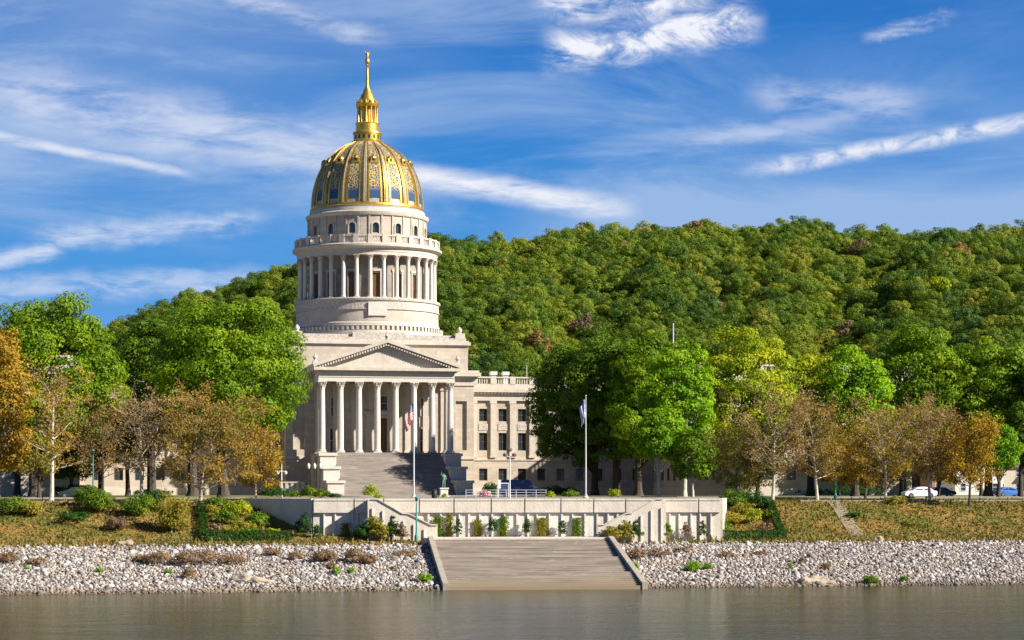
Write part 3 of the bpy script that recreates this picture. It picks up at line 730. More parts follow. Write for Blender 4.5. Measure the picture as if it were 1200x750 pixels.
# attic
b = MB(); b.box(-17.3, 17.3, -17.5, 17.5, 32.9, 37.9); part(b, 'attic', STONE)
b = MB(); b.box(-17.8, 17.8, -18.0, 18.0, 37.9, 38.5); b.box(-17.5, 17.5, -17.7, 17.7, 38.5, 38.75); part(b, 'attic_cornice', TRIM)
b = MB(); b.box(-17.0, 17.0, -17.2, 17.2, 38.7, 39.3); b.box(-15.9, 15.9, -16.1, 16.1, 39.3, 39.9)
b.box(-5.2, 5.2, -16.6, -15, 39.3, 40.35)
part(b, 'stepped_parapet', RELIEF)
for sx in (-1, 1):
    for sy in (-1, 1):
        b = MB(); cx, cy = sx*15.9, sy*16.0
        b.box(cx-.95, cx+.95, cy-.95, cy+.95, 38.7, 40.3); b.lathe([(.6, 40.3), (.35, 40.5), (.5, 40.8), (.5, 41.1), (.3, 41.35), (.1, 41.6)], 12, cx, cy)
        part(b, 'corner_urn', TRIM, True)
# drum
def polar(x, y, z): r = y; a = x; return (r*math.sin(a), -r*math.cos(a), z)
b = MB(); b.lathe([(15.6, 39.3), (15.6, 40.5), (15.2, 40.5), (15.2, 40.9)], 96); b.lathe([(15.3, 41.75), (14.6, 41.75), (14.55, 42.4), (14.35, 42.6)], 96)
part(b, 'drum_base', TRIM, True)
b = MB(); b.lathe([(14.9, 40.9), (14.9, 41.76)], 96)
for i in range(96):
    a = 2*math.pi*i/96; b.add([polar(a+da, r, z) for z in (40.95, 41.7) for r in (14.8, 15.25) for da in (-.016, .016)], [(0,1,3,2),(4,6,7,5),(0,4,5,1),(2,3,7,6),(0,2,6,4),(1,5,7,3)])
part(b, 'dentil_course', TRIM)
b = MB(); b.lathe([(14.35, 42.5), (14.3, 45.0)], 128); part(b, 'lower_drum', STONE, True)
b = MB(); b.lathe([(14.3, 45.0), (14.55, 45.0), (14.55, 45.2), (14.4, 45.2), (14.4, 46.7), (14.65, 46.75), (14.75, 47.1), (14.6, 47.3), (11, 47.3)], 128); part(b, 'stylobate', RELIEF, True)
b = MB(); b.add([polar(a, r, z) for z in (43.7, 46.4) for r in (14.2, 14.75) for a in (-.125, .125)], [(0,1,3,2),(4,6,7,5),(0,4,5,1),(2,3,7,6),(0,2,6,4),(1,5,7,3)])
part(b, 'drum_tablet', PALE)
# gallery wall behind the colonnade, with doorways
dz = [22.5*i for i in range(16)]
ops = [(R(d)-.075 if d else R(d)-.075, R(d)+.075, 47.6, 52.4) for d in dz]
ops = [(a+.2, c+.2, z0, z1) for a, c, z0, z1 in ops]
def polar_off(x, y, z): return polar(x-.2, 11.7-y, z)
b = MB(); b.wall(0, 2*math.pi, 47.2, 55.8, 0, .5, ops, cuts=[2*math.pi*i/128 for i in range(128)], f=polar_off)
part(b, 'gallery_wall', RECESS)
d0 = None
for d in dz:
    b = MB(); a0 = R(d)
    M = Matrix.Rotation(a0, 4, 'Z'); b.M = M
    b.box(-.88, .88, -11.35, -11.2, 47.55, 52.45); b.box(-.06, .06, -11.4, -11.36, 47.6, 52.3)
    o = part(b, 'gallery_door', BRONZE)
    f = MB(M); f.box(-1.15, -.9, -11.85, -11.6, 47.35, 52.7); f.box(.9, 1.15, -11.85, -11.6, 47.35, 52.7); f.box(-1.3, 1.3, -11.9, -11.6, 52.7, 53.1)
    f.build('door_frame', TRIM, o)
def column_mesh(r, h, corinth=True, seg=18):
    b = MB(); b.box(-r*1.35, r*1.35, -r*1.35, r*1.35, 0, r*.3)
    b.lathe([(r*1.3, r*.3), (r*1.36, r*.5), (r*1.1, r*.7), (r*1.2, r*.85), (r*1.02, r*1.0)], seg)
    s = MB(); ch = r*2.5
    s.lathe([(r, r*1.0), (r, h*.33), (r*.96, h*.55), (r*.86, h-ch)], seg)
    c = MB(); c.lathe([(r*.95, h-ch), (r*.88, h-ch*.93), (r*.92, h-ch*.6), (r*1.05, h-ch*.35), (r*1.25, h-ch*.15)], seg)
    for ring_, (zz, rr, n) in enumerate([(h-ch*.58, r*1.0, 8), (h-ch*.3, r*1.16, 8)]):
        for i in range(n):
            a = 2*math.pi*(i+.5*ring_)/n
            p = Vector((math.cos(a), math.sin(a), 0))
            c.tube([p*rr*.85+Vector((0, 0, zz-ch*.3)), p*rr*.95+Vector((0, 0, zz)), p*rr*1.2+Vector((0, 0, zz+ch*.08)), p*rr*1.22+Vector((0, 0, zz-ch*.03))], [r*.17, r*.2, r*.15, r*.06], 4)
    for i in range(4):
        a = math.pi/4+math.pi/2*i; p = Vector((math.cos(a), math.sin(a), 0))
        c.tube([p*r*.9+Vector((0, 0, h-ch*.5)), p*r*1.3+Vector((0, 0, h-ch*.2)), p*r*1.75+Vector((0, 0, h-ch*.17)), p*r*1.6+Vector((0, 0, h-ch*.33))], [r*.12, r*.17, r*.2, r*.12], 4)
    c.box(-r*1.42, r*1.42, -r*1.42, r*1.42, h-ch*.12, h)
    return s, b, c
def place_columns(name, locs, r, h, mat, par, matc=TRIM):
    s, bs, c = column_mesh(r, h); first = None
    for (x, y, z, rz) in locs:
        if first is None:
            first = s.build(name, mat, par, True); bs.build('column_base', mat, first, True); c.build('capital', matc, first, True); o = first
        else: o = copy_obj(first, par)
        o.location = (x, y, z); o.rotation_euler = (0, 0, rz)
place_columns('drum_column', [(*polar(R(5.625+11.25*i), 13.55, 0)[:2], 47.3, R(5.625+11.25*i)) for i in range(32)], .43, 8.4, PALE, CAP)
b = MB(); b.lathe([(11.3, 55.72), (14.05, 55.7), (14.05, 56.3), (14.15, 56.3), (14.15, 56.9), (14.6, 57.1), (15.0, 57.3), (15.05, 57.7), (14.6, 57.9), (11, 58.0)], 128)
part(b, 'drum_entablature', TRIM, True)
b = MB(); b.lathe([(14.45, 57.75), (14.45, 58.15), (14.0, 58.15)], 128, cap=False); b.lathe([(14.05, 59.25), (14.5, 59.25), (14.5, 59.55), (14.05, 59.55), (14.05, 59.25)], 128, cap=False)
for i in range(32):
    a = R(5.625+11.25*i); b.add([polar(a+da, r, z) for z in (57.7, 59.62) for r in (13.95, 14.6) for da in (-.035, .035)], [(0,1,3,2),(4,6,7,5),(0,4,5,1),(2,3,7,6),(0,2,6,4),(1,5,7,3)])
    for k in range(1, 9):
        a2 = a+R(11.25)*k/9; x, y, _ = polar(a2, 14.25, 0); b.lathe([(.07, 58.1), (.13, 58.4), (.06, 58.8), (.1, 59.3)], 5, x, y, cap=False)
part(b, 'drum_balustrade', TRIM)
# upper drum with arched windows
ops = [(R(d)-.055+.2, R(d)+.055+.2, 60.2, 62.2) for d in dz]
def polar_up(x, y, z): return polar(x-.2, 11.85-y, z)
b = MB(); b.wall(0, 2*math.pi, 57.9, 63.7, 0, .5, ops, cuts=[2*math.pi*i/128 for i in range(128)], f=polar_up)
for d in dz:      # pilaster strips
    for q in (-6, 6):
        a = R(d+q); b.add([polar(a+da, r, z) for z in (58.0, 63.65) for r in (11.7, 12.02) for da in (-.014, .014)], [(0,1,3,2),(4,6,7,5),(0,4,5,1),(2,3,7,6),(0,2,6,4),(1,5,7,3)])
part(b, 'upper_drum', STONE)
for d in dz:
    M = Matrix.Rotation(R(d), 4, 'Z')
    b = MB(M); b.box(-.72, .72, -11.55, -11.4, 60.1, 62.3); o = part(b, 'arched_window', GLASSD)
    f = MB(M); pts = [(.66*math.cos(t), 61.55+.66*math.sin(t)) for t in np.linspace(0, math.pi, 9)]
    for s_ in (-1, 1):     # the two stone corners that turn the opening's head into an arch
        half = [(s_*abs(x), z) for x, z in pts[:5]]
        f.prism(half+[(0, 62.3), (s_*.72, 62.3), (s_*.72, 61.55)], -11.83, -11.6)
    out_ = [(x*1.33, 61.55+(z-61.55)*1.33) for x, z in pts]
    for i in range(8): f.prism([pts[i], out_[i], out_[i+1], pts[i+1]], -12.02, -11.8)
    for s_ in (-1, 1): f.box(min(s_*.66, s_*.88), max(s_*.66, s_*.88), -12.02, -11.8, 60.0, 61.55)
    f.box(-1.0, 1.0, -12.08, -11.8, 59.8, 60.0)
    f.build('arch_frame', TRIM, o)
b = MB(); b.lathe([(11.8, 63.6), (12.15, 63.7), (12.3, 64.0), (12.4, 64.4), (11.9, 64.6), (11.7, 64.6), (11.6, 65.3), (11.3, 65.4)], 128); part(b, 'upper_cornice', TRIM, True)
b = MB(); b.lathe([(11.45, 65.3), (11.5, 65.6), (11.3, 65.7)], 128); part(b, 'lead_ring', DKSTONE, True)
b = MB(); b.lathe([(11.35, 65.65), (11.5, 65.85), (11.35, 66.25), (11.1, 66.35)], 128); part(b, 'gilded_base_ring', GOLD, True)
# dome
DP = [(11.05, 66.2), (11.0, 67.6), (10.85, 69.2), (10.5, 70.9), (9.98, 72.6), (9.27, 74.2), (8.3, 75.8), (6.85, 77.35), (5.1, 78.6), (3.6, 79.5), (2.7, 80.0)]
def dome_r(z):
    return float(np.interp(z, [p[1] for p in DP], [p[0] for p in DP]))
def domemat():
    m, nt, N, L, p = newmat('blue_and_gilt_panel'); tc = N.new('ShaderNodeTexCoord'); v = tc.outputs['Object']
    sp = N.new('ShaderNodeSeparateXYZ'); L.new(v, sp.inputs[0])
    up = rng(nt, sp.outputs[2], 68.6, 69.6)
    vo = N.new('ShaderNodeTexVoronoi'); vo.feature = 'DISTANCE_TO_EDGE'; vo.inputs['Scale'].default_value = 2.0; L.new(v, vo.inputs['Vector'])
    fil = rng(nt, vo.outputs['Distance'], .115, .06)
    mm = N.new('ShaderNodeMath'); mm.operation = 'MULTIPLY'; L.new(up, mm.inputs[0]); L.new(fil, mm.inputs[1])
    under = mix(nt, rng(nt, sp.outputs[2], 69.0, 72.0), (.025, .065, .14), (.065, .095, .12))
    col = mix(nt, mm.outputs[0], under, (.52, .38, .12)); L.new(col, p.inputs['Base Color'])
    ml = N.new('ShaderNodeMath'); ml.operation = 'MULTIPLY'; L.new(mm.outputs[0], ml.inputs[0]); ml.inputs[1].default_value = .6; L.new(ml.outputs[0], p.inputs['Metallic']); p.inputs['Roughness'].default_value = .6; p.inputs['Specular IOR Level'].default_value = .2
    bn = N.new('ShaderNodeBump'); bn.inputs['Strength'].default_value = .6; bn.inputs['Distance'].default_value = .1; L.new(mm.outputs[0], bn.inputs['Height']); L.new(bn.outputs[0], p.inputs['Normal'])
    return m
PANEL = domemat()
b = MB(); b.lathe([(r-.12, z) for r, z in DP], 128); dome = part(b, 'dome_shell', GOLDP, True)
for i in range(16):
    a0 = R(22.5*i)
    def strip(mb, aw0, aw1, th, z0, z1, n=14, off=0):
        zs = np.linspace(z0, z1, n)
        vs = []; fs = []
        for z in zs:
            r = dome_r(z); aw = aw0+(aw1-aw0)*(z-z0)/(z1-z0)
            for da in (-aw, aw):
                for rr in (r-.2, r+th): vs.append(polar(a0+off+da, rr, z+(th*.0)))
        for k in range(n-1):
            o = k*4; q = o+4
            fs += [(o+1, o+3, q+3, q+1), (o, o+1, q+1, q), (o+3, o+2, q+2, q+3)]
        fs += [(0, 2, 3, 1), (4*n-4, 4*n-3, 4*n-1, 4*n-2)]
        mb.add(vs, fs)
    b = MB(); strip(b, .105, .10, .02, 67.2, 78.6); part(b, 'dome_panel', PANEL, True, dome)
    b = MB(); a0 = R(22.5*i+11.25)
    strip(b, .030, .030, .20, 66.3, 79.5); strip(b, .013, .013, .07, 66.3, 79.5, 14, .084); strip(b, .013, .013, .07, 66.3, 79.5, 14, -.084)
    part(b, 'dome_rib', GOLD, True, dome)
    b = MB(); a0 = R(22.5*i+11.25); strip(b, .010, .010, .30, 66.4, 79.3); part(b, 'rib_bead', GOLDP, True, dome)
    b = MB(Matrix.Rotation(R(22.5*i), 4, 'Z')); r = dome_r(75.0)
    b.box(-.62, .62, -r-.45, -r+.9, 74.6, 75.3); b.lathe([(.62, 75.3), (.5, 75.7), (.1, 76.0)], 8, 0, -r+.1); b.box(-.8, .8, -r-.55, -r+.8, 74.3, 74.62)
    part(b, 'lucarne', GOLD, True, dome)
    b = MB(Matrix.Rotation(R(22.5*i), 4, 'Z')); b.box(-.27, .27, -r-.52, -r-.4, 74.75, 75.25); part(b, 'lucarne_eye', DARKM, False, dome)
# lantern
b = MB(); b.lathe([(3.5, 79.5), (3.1, 79.9), (2.7, 80.1), (2.7, 81.2), (2.95, 81.4), (2.9, 81.7), (2.35, 81.9), (2.3, 83.3), (2.45, 83.5), (2.1, 83.7), (1.3, 83.7), (1.3, 86.8), (2.15, 86.8), (2.3, 87.1), (2.35, 87.4), (1.9, 87.6), (1.75, 88.2), (1.35, 88.8), (1.3, 89.2), (.9, 89.7), (.75, 90.3), (.42, 90.8), (.36, 91.3)], 32)
lan = part(b, 'lantern', GOLD, True)
for i in range(12):
    a = R(30*i+15); x, y, _ = polar(a, 1.93, 0)
    b = MB(); b.lathe([(.24, 83.65), (.19, 83.9), (.17, 86.4), (.26, 86.82)], 8, x, y); b.build('lantern_column', GOLD, lan, True)
    x, y, _ = polar(a, 2.05, 0); b = MB(); b.lathe([(.2, 87.4), (.22, 87.7), (.05, 88.3)], 6, x, y); b.build('finial', GOLD, lan, True)
b = MB()
for i in range(16):
    b.M = Matrix.Rotation(R(22.5*i), 4, 'Z'); b.box(-.22, .22, -2.72, -2.6, 80.25, 81.05)
b.build('lantern_opening', DARKM, lan)
b = MB(); b.lathe([(.36, 91.2), (.30, 92.5), (.24, 94.6), (.22, 95.1), (.34, 95.3), (.2, 95.5)], 12); part(b, 'spire', GOLD, True)
b = MB(); b.lathe([(.15, 95.4), (.42, 95.7), (.5, 96.1), (.38, 96.6), (.15, 96.8)], 12)     # ball and eagle
b.tube([(0, 0, 96.7), (0, -.05, 97.4), (0, -.2, 97.9), (0, -.4, 97.95)], [.22, .32, .16, .05], 8)
for s_ in (-1, 1): b.tube([(0, 0, 97.3), (s_*.35, .1, 97.7), (s_*.5, .15, 98.3)], [.16, .16, .03], 6)
part(b, 'eagle_finial', GOLD, True)

# portico
PV = 26.0; PZ0, PZ1 = 16.8, 30.2
place_columns('portico_column', [(3.5*(i-3.5), -PV, PZ0, 0) for i in range(8)] + [(s*12.25, -PV+3.9, PZ0, 0) for s in (-1, 1)], .60, PZ1-PZ0, PALE, CAP)
for i in range(8):
    x = 3.5*(i-3.5); b = MB(); b.box(x-.55, x+.55, -FV-.32, -FV, PZ0, PZ1-1.2); b.box(x-.72, x+.72, -FV-.5, -FV, PZ1-1.2, PZ1); b.box(x-.7, x+.7, -FV-.45, -FV, PZ0, PZ0+.5)
    part(b, 'portico_pilaster', TRIM)
b = MB(); b.box(-13.6, 13.6, -PV-1.2, -FV, GZ-.5, 16.55); part(b, 'portico_podium', STONE)
b = MB(); b.box(-13.8, 13.8, -PV-1.4, -FV, 16.55, 16.8); part(b, 'portico_floor', GRANITE)
b = MB(); b.box(-13.0, 13.0, -PV-.65, -PV+.75, 30.2, 31.0); b.box(-12.95, 12.95, -PV-.75, -PV+.75, 31.0, 31.95)
for s_ in (-1, 1): b.box(min(s_*11.6, s_*12.95), max(s_*11.6, s_*12.95), -PV+.75, -FV, 30.2, 31.94)
part(b, 'entablature', PALE)
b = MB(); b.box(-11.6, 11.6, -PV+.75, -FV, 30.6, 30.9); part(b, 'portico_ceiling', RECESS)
b = MB(); b.box(-13.3, 13.3, -PV-1.05, -FV-.01, 31.95, 32.25)
for i in range(46): x = -13.3+i*.58; b.box(x, x+.3, -PV-1.25, -PV-1.04, 31.9, 32.25)
b.box(-13.95, 13.95, -PV-1.7, -FV-1.22, 32.25, 32.85); part(b, 'portico_cornice', TRIM)
b = MB(); b.prism([(-13.2, 32.85), (13.2, 32.85), (0, 37.1)], -PV-.45, -17.45); part(b, 'pediment', TRIM)
b = MB(); sl_ = math.atan2(37.6-32.95, 13.95)
for s_ in (-1, 1):
    ex = s_*13.95
    def off(p, q): return p
    b.prism([(ex, 32.85), (0, 37.55), (0, 38.2), (ex+s_*.25, 33.45)] if s_ > 0 else [(ex, 32.85), (ex+s_*.25, 33.45), (0, 38.2), (0, 37.55)], -PV-1.75, -17.42)
    b.prism([(s_*12.9, 32.86), (0, 37.2), (0, 37.56), (s_*13.5, 32.86)], -PV-.86, -PV-.65)
    for i in range(26):
        t = (i+.5)/26; x = s_*13.0*t; z = 37.35-4.45*t
        b.box(x-.14, x+.14, -PV-1.55, -PV-.86, z-.34, z+.10)
part(b, 'raking_cornice', TRIM)
for s_ in (-1, 1):
    b = MB(); cx = s_*13.6; b.box(cx-.5, cx+.5, -PV-1.1, -PV-.1, 33.3, 34.0); b.lathe([(.4, 34), (.25, 34.2), (.5, 34.7), (.2, 35.1), (.05, 35.5)], 8, cx, -PV-.6); part(b, 'pediment_finial', TRIM, True)
b = MB(); b.lathe([(.5, 38.0), (.3, 38.3), (.5, 38.8), (.1, 39.3)], 8, 0, -PV-1.1); part(b, 'pediment_finial', TRIM, True)
# doors and windows of the porch wall
b = MB(); b.box(-2.3, 2.3, -FV+.55, -FV+.7, 16.85, 23.7); b.box(-.08, .08, -FV+.45, -FV+.54, 16.85, 23.4)
for z in (19, 21.2): b.box(-2.1, 2.1, -FV+.48, -FV+.54, z, z+.12)
dr = part(b, 'main_door', BRONZE)
b = MB(); b.box(-2.9, -2.2, -FV-.35, -FV+.1, 16.85, 24.2); b.box(2.2, 2.9, -FV-.35, -FV+.1, 16.85, 24.2); b.box(-3.3, 3.3, -FV-.55, -FV+.1, 24.2, 24.9); b.build('door_frame', TRIM, dr)
for x0, x1, z0, z1 in ((-9.8, -7.7, 17.0, 21.5), (7.7, 9.8, 17.0, 21.5), (-9.6, -7.9, 24, 27.4), (7.9, 9.6, 24, 27.4), (-1.4, 1.4, 25.2, 27.8)):
    b = MB(); b.box(x0-.1, x1+.1, -FV+.5, -FV+.6, z0-.1, z1+.1); o = part(b, 'porch_window', GLASSD)
    b = MB(); b.box(x0, x1, -FV+.42, -FV+.49, (z0+z1)/2-.06, (z0+z1)/2+.06); b.box((x0+x1)/2-.06, (x0+x1)/2+.06, -FV+.41, -FV+.48, z0, z1)
    b.box(x0-.35, x1+.35, -FV-.25, -FV+.02, z1+.05, z1+.45); b.box(x0-.25, x0, -FV-.15, -FV+.02, z0, z1+.05); b.box(x1, x1+.25, -FV-.15, -FV+.02, z0, z1+.05)
    b.build('window_frame', TRIM, o)
# stairs with stepped cheek walls
b = MB(); n = 44; z1, zb = 16.55, GZ+.05; v0, v1 = PV+1.2, 43.0
prof = [(-v0+.3, GZ-.4), (-v0+.3, z1)]
for i in range(n):
    y = -(v0+(v1-v0)*i/n); z = z1-(z1-zb)*i/n; yn = -(v0+(v1-v0)*(i+1)/n)
    if i == 22: pass
    prof += [(yn, z), (yn, z-(z1-zb)/n)]
prof = prof[:-1]+[(-v1, GZ-.4)]
b.prism(prof, -10.3, 10.3, 'x'); part(b, 'steps', GRANITE)
for s_ in (-1, 1):
    b = MB()
    for (a, c, zt) in ((PV+1.2, 31.8, 16.1), (31.8, 37.0, 13.6), (37.0, 43.4, 11.0)):
        b.box(min(s_*10.3, s_*13.3), max(s_*10.3, s_*13.3), -c, -a, GZ-.4, zt)
        b.box(min(s_*10.1, s_*13.55), max(s_*10.1, s_*13.55), -c-.25, -a-.01, zt, zt+.5)
    part(b, 'cheek_wall', PALE)
# connecting wings
WV = 10.0
def window_mesh(w, h):
    f = MB(); f.box(-w/2, w/2, -.06, .02, -.05, .09); f.box(-w/2, w/2, -.06, .02, h-.09, h+.05); f.box(-w/2-.03, -w/2+.09, -.06, .02, 0, h); f.box(w/2-.09, w/2+.03, -.06, .02, 0, h)
    f.box(-.045, .045, -.05, .02, 0, h); f.box(-w/2, w/2, -.045, .02, h*.5-.05, h*.5+.05)
    g = MB(); g.box(-w/2-.05, w/2+.05, .03, .08, -.05, h+.05); return f, g
PROTO = {}
def put_window(par, w, h, loc, rz=0):
    k = (w, h)
    if k not in PROTO:
        f, g = window_mesh(w, h); o = f.build('window', FRAME, par); g.build('pane', GLASSD, o); PROTO[k] = o
    else: o = copy_obj(PROTO[k], par)
    o.location = loc; o.rotation_euler = (0, 0, rz)
ROWS = ((11.6, 14.0), (17.6, 21.1), (23.4, 25.9))
def facade(par, M, L_, cen, ww=1.7, wins=True, wall=None, names='wing'):
    """one classical wall, from x=0..L_, front at y=0 facing -y, windows at cen, with pilasters between"""
    ops = [(c-ww/2, c+ww/2, z0, z1) for c in cen for z0, z1 in ROWS]
    b = MB(M); b.wall(0, L_, GZ-.4, 30.6, 0, .55, ops); part(b, names+'_wall', STONE, par=par)
    rz = M.to_euler().z
    for c in cen:
        for z0, z1 in ROWS:
            if wins: put_window(par, ww, z1-z0, tuple(M @ Vector((c, .38, z0))), rz)
    b = MB(M); b.box(0, L_, -.18, -.001, 15.6, 16.15); b.box(0, L_, -.25, -.001, GZ-.4, 10.2); part(b, 'string_course', TRIM, par=par)
    st = cen[1]-cen[0]
    px_ = [c+st/2 for c in cen]; px_ = [cen[0]-st/2]+px_
    for x in px_:
        if x < .7 or x > L_-.5: continue
        b = MB(M); b.box(x-.55, x+.55, -.42, -.002, 16.15, 26.9); b.box(x-.7, x+.7, -.5, -.001, 26.9, 27.5); b.box(x-.68, x+.68, -.5, -.001, 16.152, 16.6)
        part(b, 'pilaster', TRIM, par=par)
    for c in cen:
        b = MB(M); b.box(c-.95, c+.95, -.1, -.001, 21.6, 22.9); part(b, 'spandrel_panel', RELIEF, par=par)
    b = MB(M); b.box(0, L_, -.5, -.001, 27.5, 28.5); b.box(0, L_, -.7, -.003, 28.5, 28.8)
    for i in range(int(L_/.7)): b.box(i*.7, i*.7+.4, -1.0, -.69, 28.8, 29.15)
    b.box(0, L_, -.69, -.003, 28.8, 29.15); b.box(0, L_, -1.25, -.001, 29.15, 29.75); b.box(0, L_, -1.0, -.001, 29.75, 30.05)
    part(b, names+'_cornice', TRIM, par=par)
    b = MB(M); b.box(0, L_, -.35, .1, 30.05, 30.85); b.box(0, L_, -.4, .15, 32.0, 32.3)
    for x in px_:
        if 0 < x < L_: b.box(x-.55, x+.55, -.42, .16, 30.85, 32.34)
    k = 0.3
    while k < L_:
        b.box(k, k+.2, -.2, 0, 30.85, 32.0); k += .48
    part(b, 'roof_balustrade', TRIM, par=par)
cen = [3.55+3.95*k for k in range(9)]
facade(CAP, Matrix.Translation((HW, -WV, 0)), 57-HW, cen)
facade(CAP, Matrix.Translation((-57, -WV, 0)), 57-HW, [57-HW-c for c in cen][::-1])
b = MB(); b.box(HW-.2, 57, -WV+.6, 10, 29.5, 30.4); b.box(-57, -HW+.2, -WV+.6, 10, 29.5, 30.4); b.box(HW, 57, 9.5, 10, GZ, 30.39); b.box(-57, -HW, 9.5, 10, GZ, 30.39)
part(b, 'wing_roof', ROOF)
# roof equipment on the right wing
for i, (x, y) in enumerate(((25.3, -3), (27.8, -3))):
    b = MB(); b.box(x-.5, x+.5, y-.5, y+.5, 30.4, 33.0); b.box(x-.7, x+.7, y-.7, y+.7, 33.0, 33.7); part(b, 'roof_vent', WHITEP)
b = MB(); b.tube([(31.8, -5, 30.4), (31.8, -5, 35.0)], .07, 6); part(b, 'roof_mast', ALU)

# side pavilions
def pavilion(s, label):
    p = empty('wing_building', (0, 0, 0), 0, label, 'building')
    PROTO.clear()
    x0, x1, y0, y1 = 57.05, 92, -60, 12
    T = Matrix.Translation
    inner = [3.0+4.2*k for k in range(16)]
    if s > 0:
        facade(p, T((x0, y0, 0)), x1-x0, [3.5+4*k for k in range(8)], names='front')
        facade(p, T((x0, y1, 0)) @ Matrix.Rotation(R(-90), 4, 'Z'), y1-y0, inner[3:], names='side')
        facade(p, T((x1, y0, 0)) @ Matrix.Rotation(R(90), 4, 'Z'), y1-y0, inner, wins=False, names='side')
        b = MB(); b.box(x0+.6, x1-.6, y0+.6, y1, 29.6, 30.4); part(b, 'roof', ROOF, par=p)
    else:
        facade(p, T((-x1, y0, 0)), x1-x0, [3.5+4*k for k in range(8)], names='front')
        facade(p, T((-x0, y0, 0)) @ Matrix.Rotation(R(90), 4, 'Z'), y1-y0, inner[:13], names='side')
        facade(p, T((-x1, y1, 0)) @ Matrix.Rotation(R(-90), 4, 'Z'), y1-y0, inner, wins=False, names='side')
        b = MB(); b.box(-x1+.6, -x0-.6, y0+.6, y1, 29.6, 30.4); part(b, 'roof', ROOF, par=p)
    return p
pavilion(1, 'long limestone wing building behind the trees right of centre, its side wall in shade')
pavilion(-1, 'limestone wing building mostly hidden behind the trees at the far left')
b = MB(); x, y = at(789, 432); b.tube([(x, y, 30.2), (x, y, 44.3)], [.16, .10], 6)
tag(b.build('roof_flagpole', WHITEP), 'thin white pole rising above the dark trees against the wooded hill', 'pole')

# white terrace balustrade left of the stairs
b = MB(); x0, y0 = at(328, 384); x1, y1 = at(357, 384)
ang = math.atan2(y1-y0, x1-x0); Lw = math.hypot(x1-x0, y1-y0)
b.box(0, Lw, -.2, .2, 0, 1.3); b.box(-.1, Lw+.1, -.28, .28, 2.3, 2.55)
for i in range(5): b.box(i*(Lw-.5)/4, i*(Lw-.5)/4+.5, -.25, .25, 1.3, 2.3)
for i in range(16): b.lathe([(.08, 1.3), (.14, 1.6), (.07, 2), (.1, 2.3)], 6, .3+i*(Lw-.6)/16, 0)
o = b.build('stone_balustrade', PALE); o.location = (x0, y0, GZ); o.rotation_euler = (0, 0, ang)
tag(o, 'short white stone balustrade in front of the shaded left flank of the capitol', 'balustrade')

# ------------------------------------------------------------------ embankment: terrace wall, side stairs, river steps
EO = (CX+.85*CS+231*SN, CY-.85*SN+231*CS)
EM = Matrix.Translation((EO[0], EO[1], 0)) @ Matrix.Rotation(R(-6), 4, 'Z')
def E(a, b_, z=0): return tuple(EM @ Vector((a, b_, z)))
BW = 4.2; WT = 8.92
wall_t = empty('terrace_wall', E(0, BW, 4.4), R(-6), 'long pale concrete retaining wall of the riverside terrace with slab joints and a ribbed lower face', 'wall')
LM = Matrix.Translation((0, -BW, -4.4))        # wall parts are written in the embankment frame
JA = [-22.75, -18.2, -14.9, -10.9, -7.0, -2.8, 1.0, 5.1, 8.85, 12.5, 16.2, 20.9, 23.5]
b = MB(LM)
for a, c in zip(JA, JA[1:]): b.box(a+.07, c-.07, BW-.35, BW+.6, 7.35, WT-.22)
b.box(-22.75, 23.5, BW, BW+.6, 2.5, WT-.23)
b.build('parapet_slabs', CONC, wall_t)
b = MB(LM)
for a, c in zip(JA, JA[1:]): b.box(a+.07, c-.07, BW-.42, BW+.66, WT-.22, WT)
b.build('coping', CONC, wall_t)
b = MB(LM)
rng_ = random.Random(3)
a = -21.6
while a < 23:
    inpanel = not (-18.0 < a < -14.2 and False)
    wdt = rng_.uniform(.10, .22)
    if abs(a) < 9.5 or abs(a) > 12.0 or True: b.box(a, a+wdt, BW-.22, BW-.001, 4.0, 7.34)
    a += rng_.choice((1.05, 1.25, 1.25, 1.4))
b.build('rib', CONCW, wall_t)
b = MB(LM)
for (a0, a1) in ((-21.7, -18.3), (-17.6, -10.5), (-9.0, 9.0), (10.6, 15.2), (17.0, 20.7)): b.box(a0, a1, BW-.06, BW-.0, 4.0, 7.33)
b.build('ribbed_face', CONCW, wall_t)
# flared returns
def flare(a0, b0, a1, b1, name):
    mb = MB(LM); d = Vector((a1-a0, b1-b0)).normalized(); n_ = Vector((d.y, -d.x))*.3
    ps = [(a0+n_.x, b0+n_.y), (a1+n_.x, b1+n_.y), (a1-n_.x, b1-n_.y), (a0-n_.x, b0-n_.y)]
    mb.prism(ps, 2.5, WT-.01, 'z'); mb.build(name, CONC, wall_t)
flare(-22.7, BW+.25, -30.9, 17, 'return_wall'); flare(23.5, BW+.25, 26.6, 17, 'return_wall')
